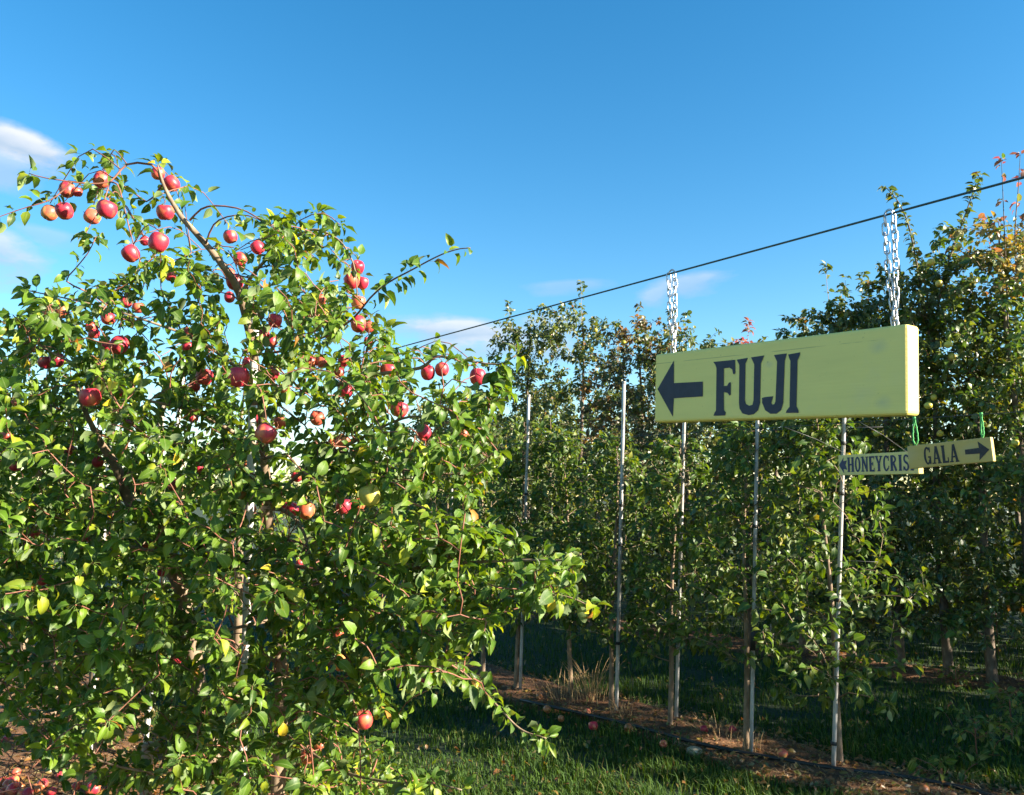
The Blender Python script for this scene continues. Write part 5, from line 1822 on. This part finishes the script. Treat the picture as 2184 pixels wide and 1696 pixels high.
# ------------------------------------------------------------------ fallen apples
FALLEN = [
    (7, 765, 1180, 35, R_, 'bright red fallen apple on the soil left of the tall clear stake'),
    (7, 1030, 1195, 30, 'apple_rot', 'browning fallen apple right of the tall clear stake'),
    (7, 745, 955, 28, R_, 'fallen red apple behind the dry grass clump'),
    (7, 720, 1075, 24, B_, 'pinkish fallen apple among the dry grass stalks'),
    (7, 360, 960, 25, 'apple_rot', 'dull fallen apple farthest back on the soil bed'),
    (7, 420, 1055, 28, 'apple_rot', 'rotting fallen apple beside the lawn edge under the branch tips'),
    (7, 525, 1125, 25, 'apple_rot', 'brown fallen apple left of the bright red one'),
    (7, 1600, 1205, 28, R_, 'fallen red apple behind the flat stone'),
    (7, 1815, 1205, 28, R_, 'dark red fallen apple just left of the pale stake'),
    (7, 1295, 1315, 30, B_, 'orange fallen apple at the lawn edge left of the stone'),
    (8, 340, 1390, 38, B_, 'orange fallen apple between the two nearest stakes'),
    (8, 1410, 1665, 36, 'apple_rot', 'dark fallen apple by the pipe at the bottom right'),
    (6, 1350, 830, 36, R_, 'large shaded fallen apple left of the farthest stake'),
    (6, 1160, 878, 18, R_, 'small fallen red apple at the shaded lawn edge'),
    (6, 1830, 855, 20, R_, 'small fallen apple right behind the thin stake'),
    (4, 50, 1625, 32, B_, 'yellowish fallen apple at the left edge of the bottom corner'),
    (4, 105, 1592, 32, B_, 'topmost orange fallen apple in the bottom left corner'),
    (4, 95, 1668, 52, R_, 'largest red fallen apple in the bottom left corner'),
    (4, 150, 1640, 32, 'apple_rot', 'brown fallen apple right of the largest one in the corner'),
    (4, 205, 1688, 38, R_, 'red fallen apple at the bottom edge of the picture near the corner'),
    (4, 262, 1655, 28, 'apple_rot', 'small brown fallen apple in the corner scatter'),
    (4, 315, 1622, 42, R_, 'shaded red fallen apple at the right end of the corner scatter'),
    (4, 18, 1600, 24, B_, 'half seen fallen apple cut by the left edge'),
    (4, 780, 1578, 36, B_, 'salmon fallen apple under the low leaves at the bottom left'),
    (4, 828, 1622, 26, B_, 'small pale fallen apple next to the salmon one'),
    (4, 700, 1655, 50, R_, 'shaded dark red fallen apple by the grey wooden post'),
    (4, 1380, 1545, 26, B_, 'orange fallen apple seen through the low leaves near the trunk'),
    (4, 1555, 1530, 26, R_, 'crimson fallen apple by the foot of the white post'),
    (4, 1475, 1688, 30, B_, 'orange fallen apple at the bottom edge beside the white post'),
    (4, 40, 1290, 20, R_, 'small red fallen apple far back at the left edge'),
]
rc = random.Random(77)
for q in range(9):
    FALLEN.append((4, rc.uniform(5, 560), rc.uniform(1500, 1700), rc.uniform(22, 34), rc.choice((R_, B_, 'apple_rot', R_)), 'windfall apple in the scatter on the bottom left soil'))
for c, cx, cy, r, skin, lab in FALLEN:
    px, py = crop_px(c, cx, cy)
    rp = r / 3.0843 / 1.14469
    g = G(px, py + rp * .75, .035)
    d = proj(g)[2][0]
    dia = float(np.clip(2 * rp * d / F, .05, .085))
    put_apple((g[0], g[1], .035 + dia * .43), dia, skin, lab, 'fallen apples on the soil', tilt=1.1)

# ------------------------------------------------------------------ stones, dry grass, weeds
def stone(px, py, w, label, seed):
    r = np.random.default_rng(seed)
    g = G(px, py, .03)
    bm = bmesh.new()
    bmesh.ops.create_icosphere(bm, subdivisions=2, radius=.5)
    for v in bm.verts:
        f = 1 + .22 * math.sin(v.co.x * 5 + seed) * math.cos(v.co.y * 6) + r.normal(0, .05)
        v.co = Vector((v.co.x * w * f, v.co.y * w * .8 * f, v.co.z * w * .55 * f))
    me = bpy.data.meshes.new('stone'); bm.to_mesh(me); bm.free()
    me.materials.append(M['stone'])
    o = link('stone', me, None, (g[0], g[1], .03 + w * .18)); tag(o, label, 'stone')


x_, y_ = crop_px(7, 1530, 1385)
stone(x_, y_, .10, 'pale flat stone on the soil at the lawn edge', 4)
x_, y_ = crop_px(8, 1290, 1650)
stone(x_, y_, .05, 'small pale stone below the black pipe', 9)


def dry_clump(px, py, n, h, label, seed, spread=.10, lean=.5):
    r = np.random.default_rng(seed)
    g = G(px, py, .02)
    root = thing('dry_grass_clump', label, 'dry grass', g)
    mb = MB()
    for k in range(n):
        a = r.uniform(0, 6.28); q = r.uniform(0, spread)
        hh = h * r.uniform(.35, 1)
        b0 = g + np.array((math.cos(a) * q, math.sin(a) * q, 0))
        a2 = a + r.normal(0, .6); l_ = hh * lean * r.uniform(.1, 1.1)
        mb.tube(smooth_path([b0, b0 + np.array((math.cos(a2) * l_ * .35, math.sin(a2) * l_ * .35, hh * .6)), b0 + np.array((math.cos(a2) * l_, math.sin(a2) * l_, hh))], 5),
                np.linspace(.0022, .0009, 5), 3, cap=False)
    tag(mb.build('stalks', M['straw'], root), kind='stuff')


dry_clump(1262, 1500, 60, .40, 'dry straw coloured grass clump beside the tall clear stake', 1, .16, .6)
dry_clump(1600, 1610, 30, .18, 'small dry tuft at the foot of the pale stake', 2, .07, .5)
dry_clump(1330, 1530, 40, .14, 'low dry tuft right of the tall clear stake', 3, .14, .8)
dry_clump(1530, 1570, 30, .16, 'thin dry tuft on the soil between two stakes', 5, .2, .9)
dry_clump(1195, 1495, 40, .26, 'sparse dry stalks left of the big dry clump', 6, .2, .7)


def weed(px, py, h, n, label, seed, leaf=.055):
    r = np.random.default_rng(seed)
    g = G(px, py, 0)
    t = Tree('mid', leaf, 30, 4, .3)
    p = g + np.stack([np.zeros(8), np.zeros(8), np.linspace(-.02, h * .8, 8)], 1)
    t.nodes = p; t.node_r = np.full(8, .004)
    t.leaf_up(p, .2, 1, True)
    tg = np.stack([g[0] + r.normal(0, h * .35, n), g[1] + r.normal(0, h * .35, n), r.uniform(.25, 1, n) * h], 1)
    t.fill(tg)
    t.lv.finish('mid')
    root = thing('weed', label, 'weed', g)
    mb = MB(); mb.tube(p, .004, 5)
    for pts, rad, _ in t.branches:
        mb.tube(pts, rad * .7, 4, cap=False)
    mb.build('stem', M['twig'], root)
    tag(link('foliage', leaves_mesh('foliage', t.lv, np.ones(len(t.lv.pos), bool), 3, M['leaf'], g), root), kind='stuff')


weed(2085, 1640, .34, 16, 'leafy weed on the shaded grass at the bottom right', 1)
weed(2160, 1590, .40, 18, 'taller weed at the right edge of the shaded grass', 2)
weed(2010, 1680, .18, 10, 'low weed beside the black pipe', 3)
weed(2130, 1400, .75, 30, 'bushy sapling in the shade under the right-hand trees', 4, .07)
weed(2040, 1465, .22, 10, 'small weed at the edge of the back soil bed', 6)
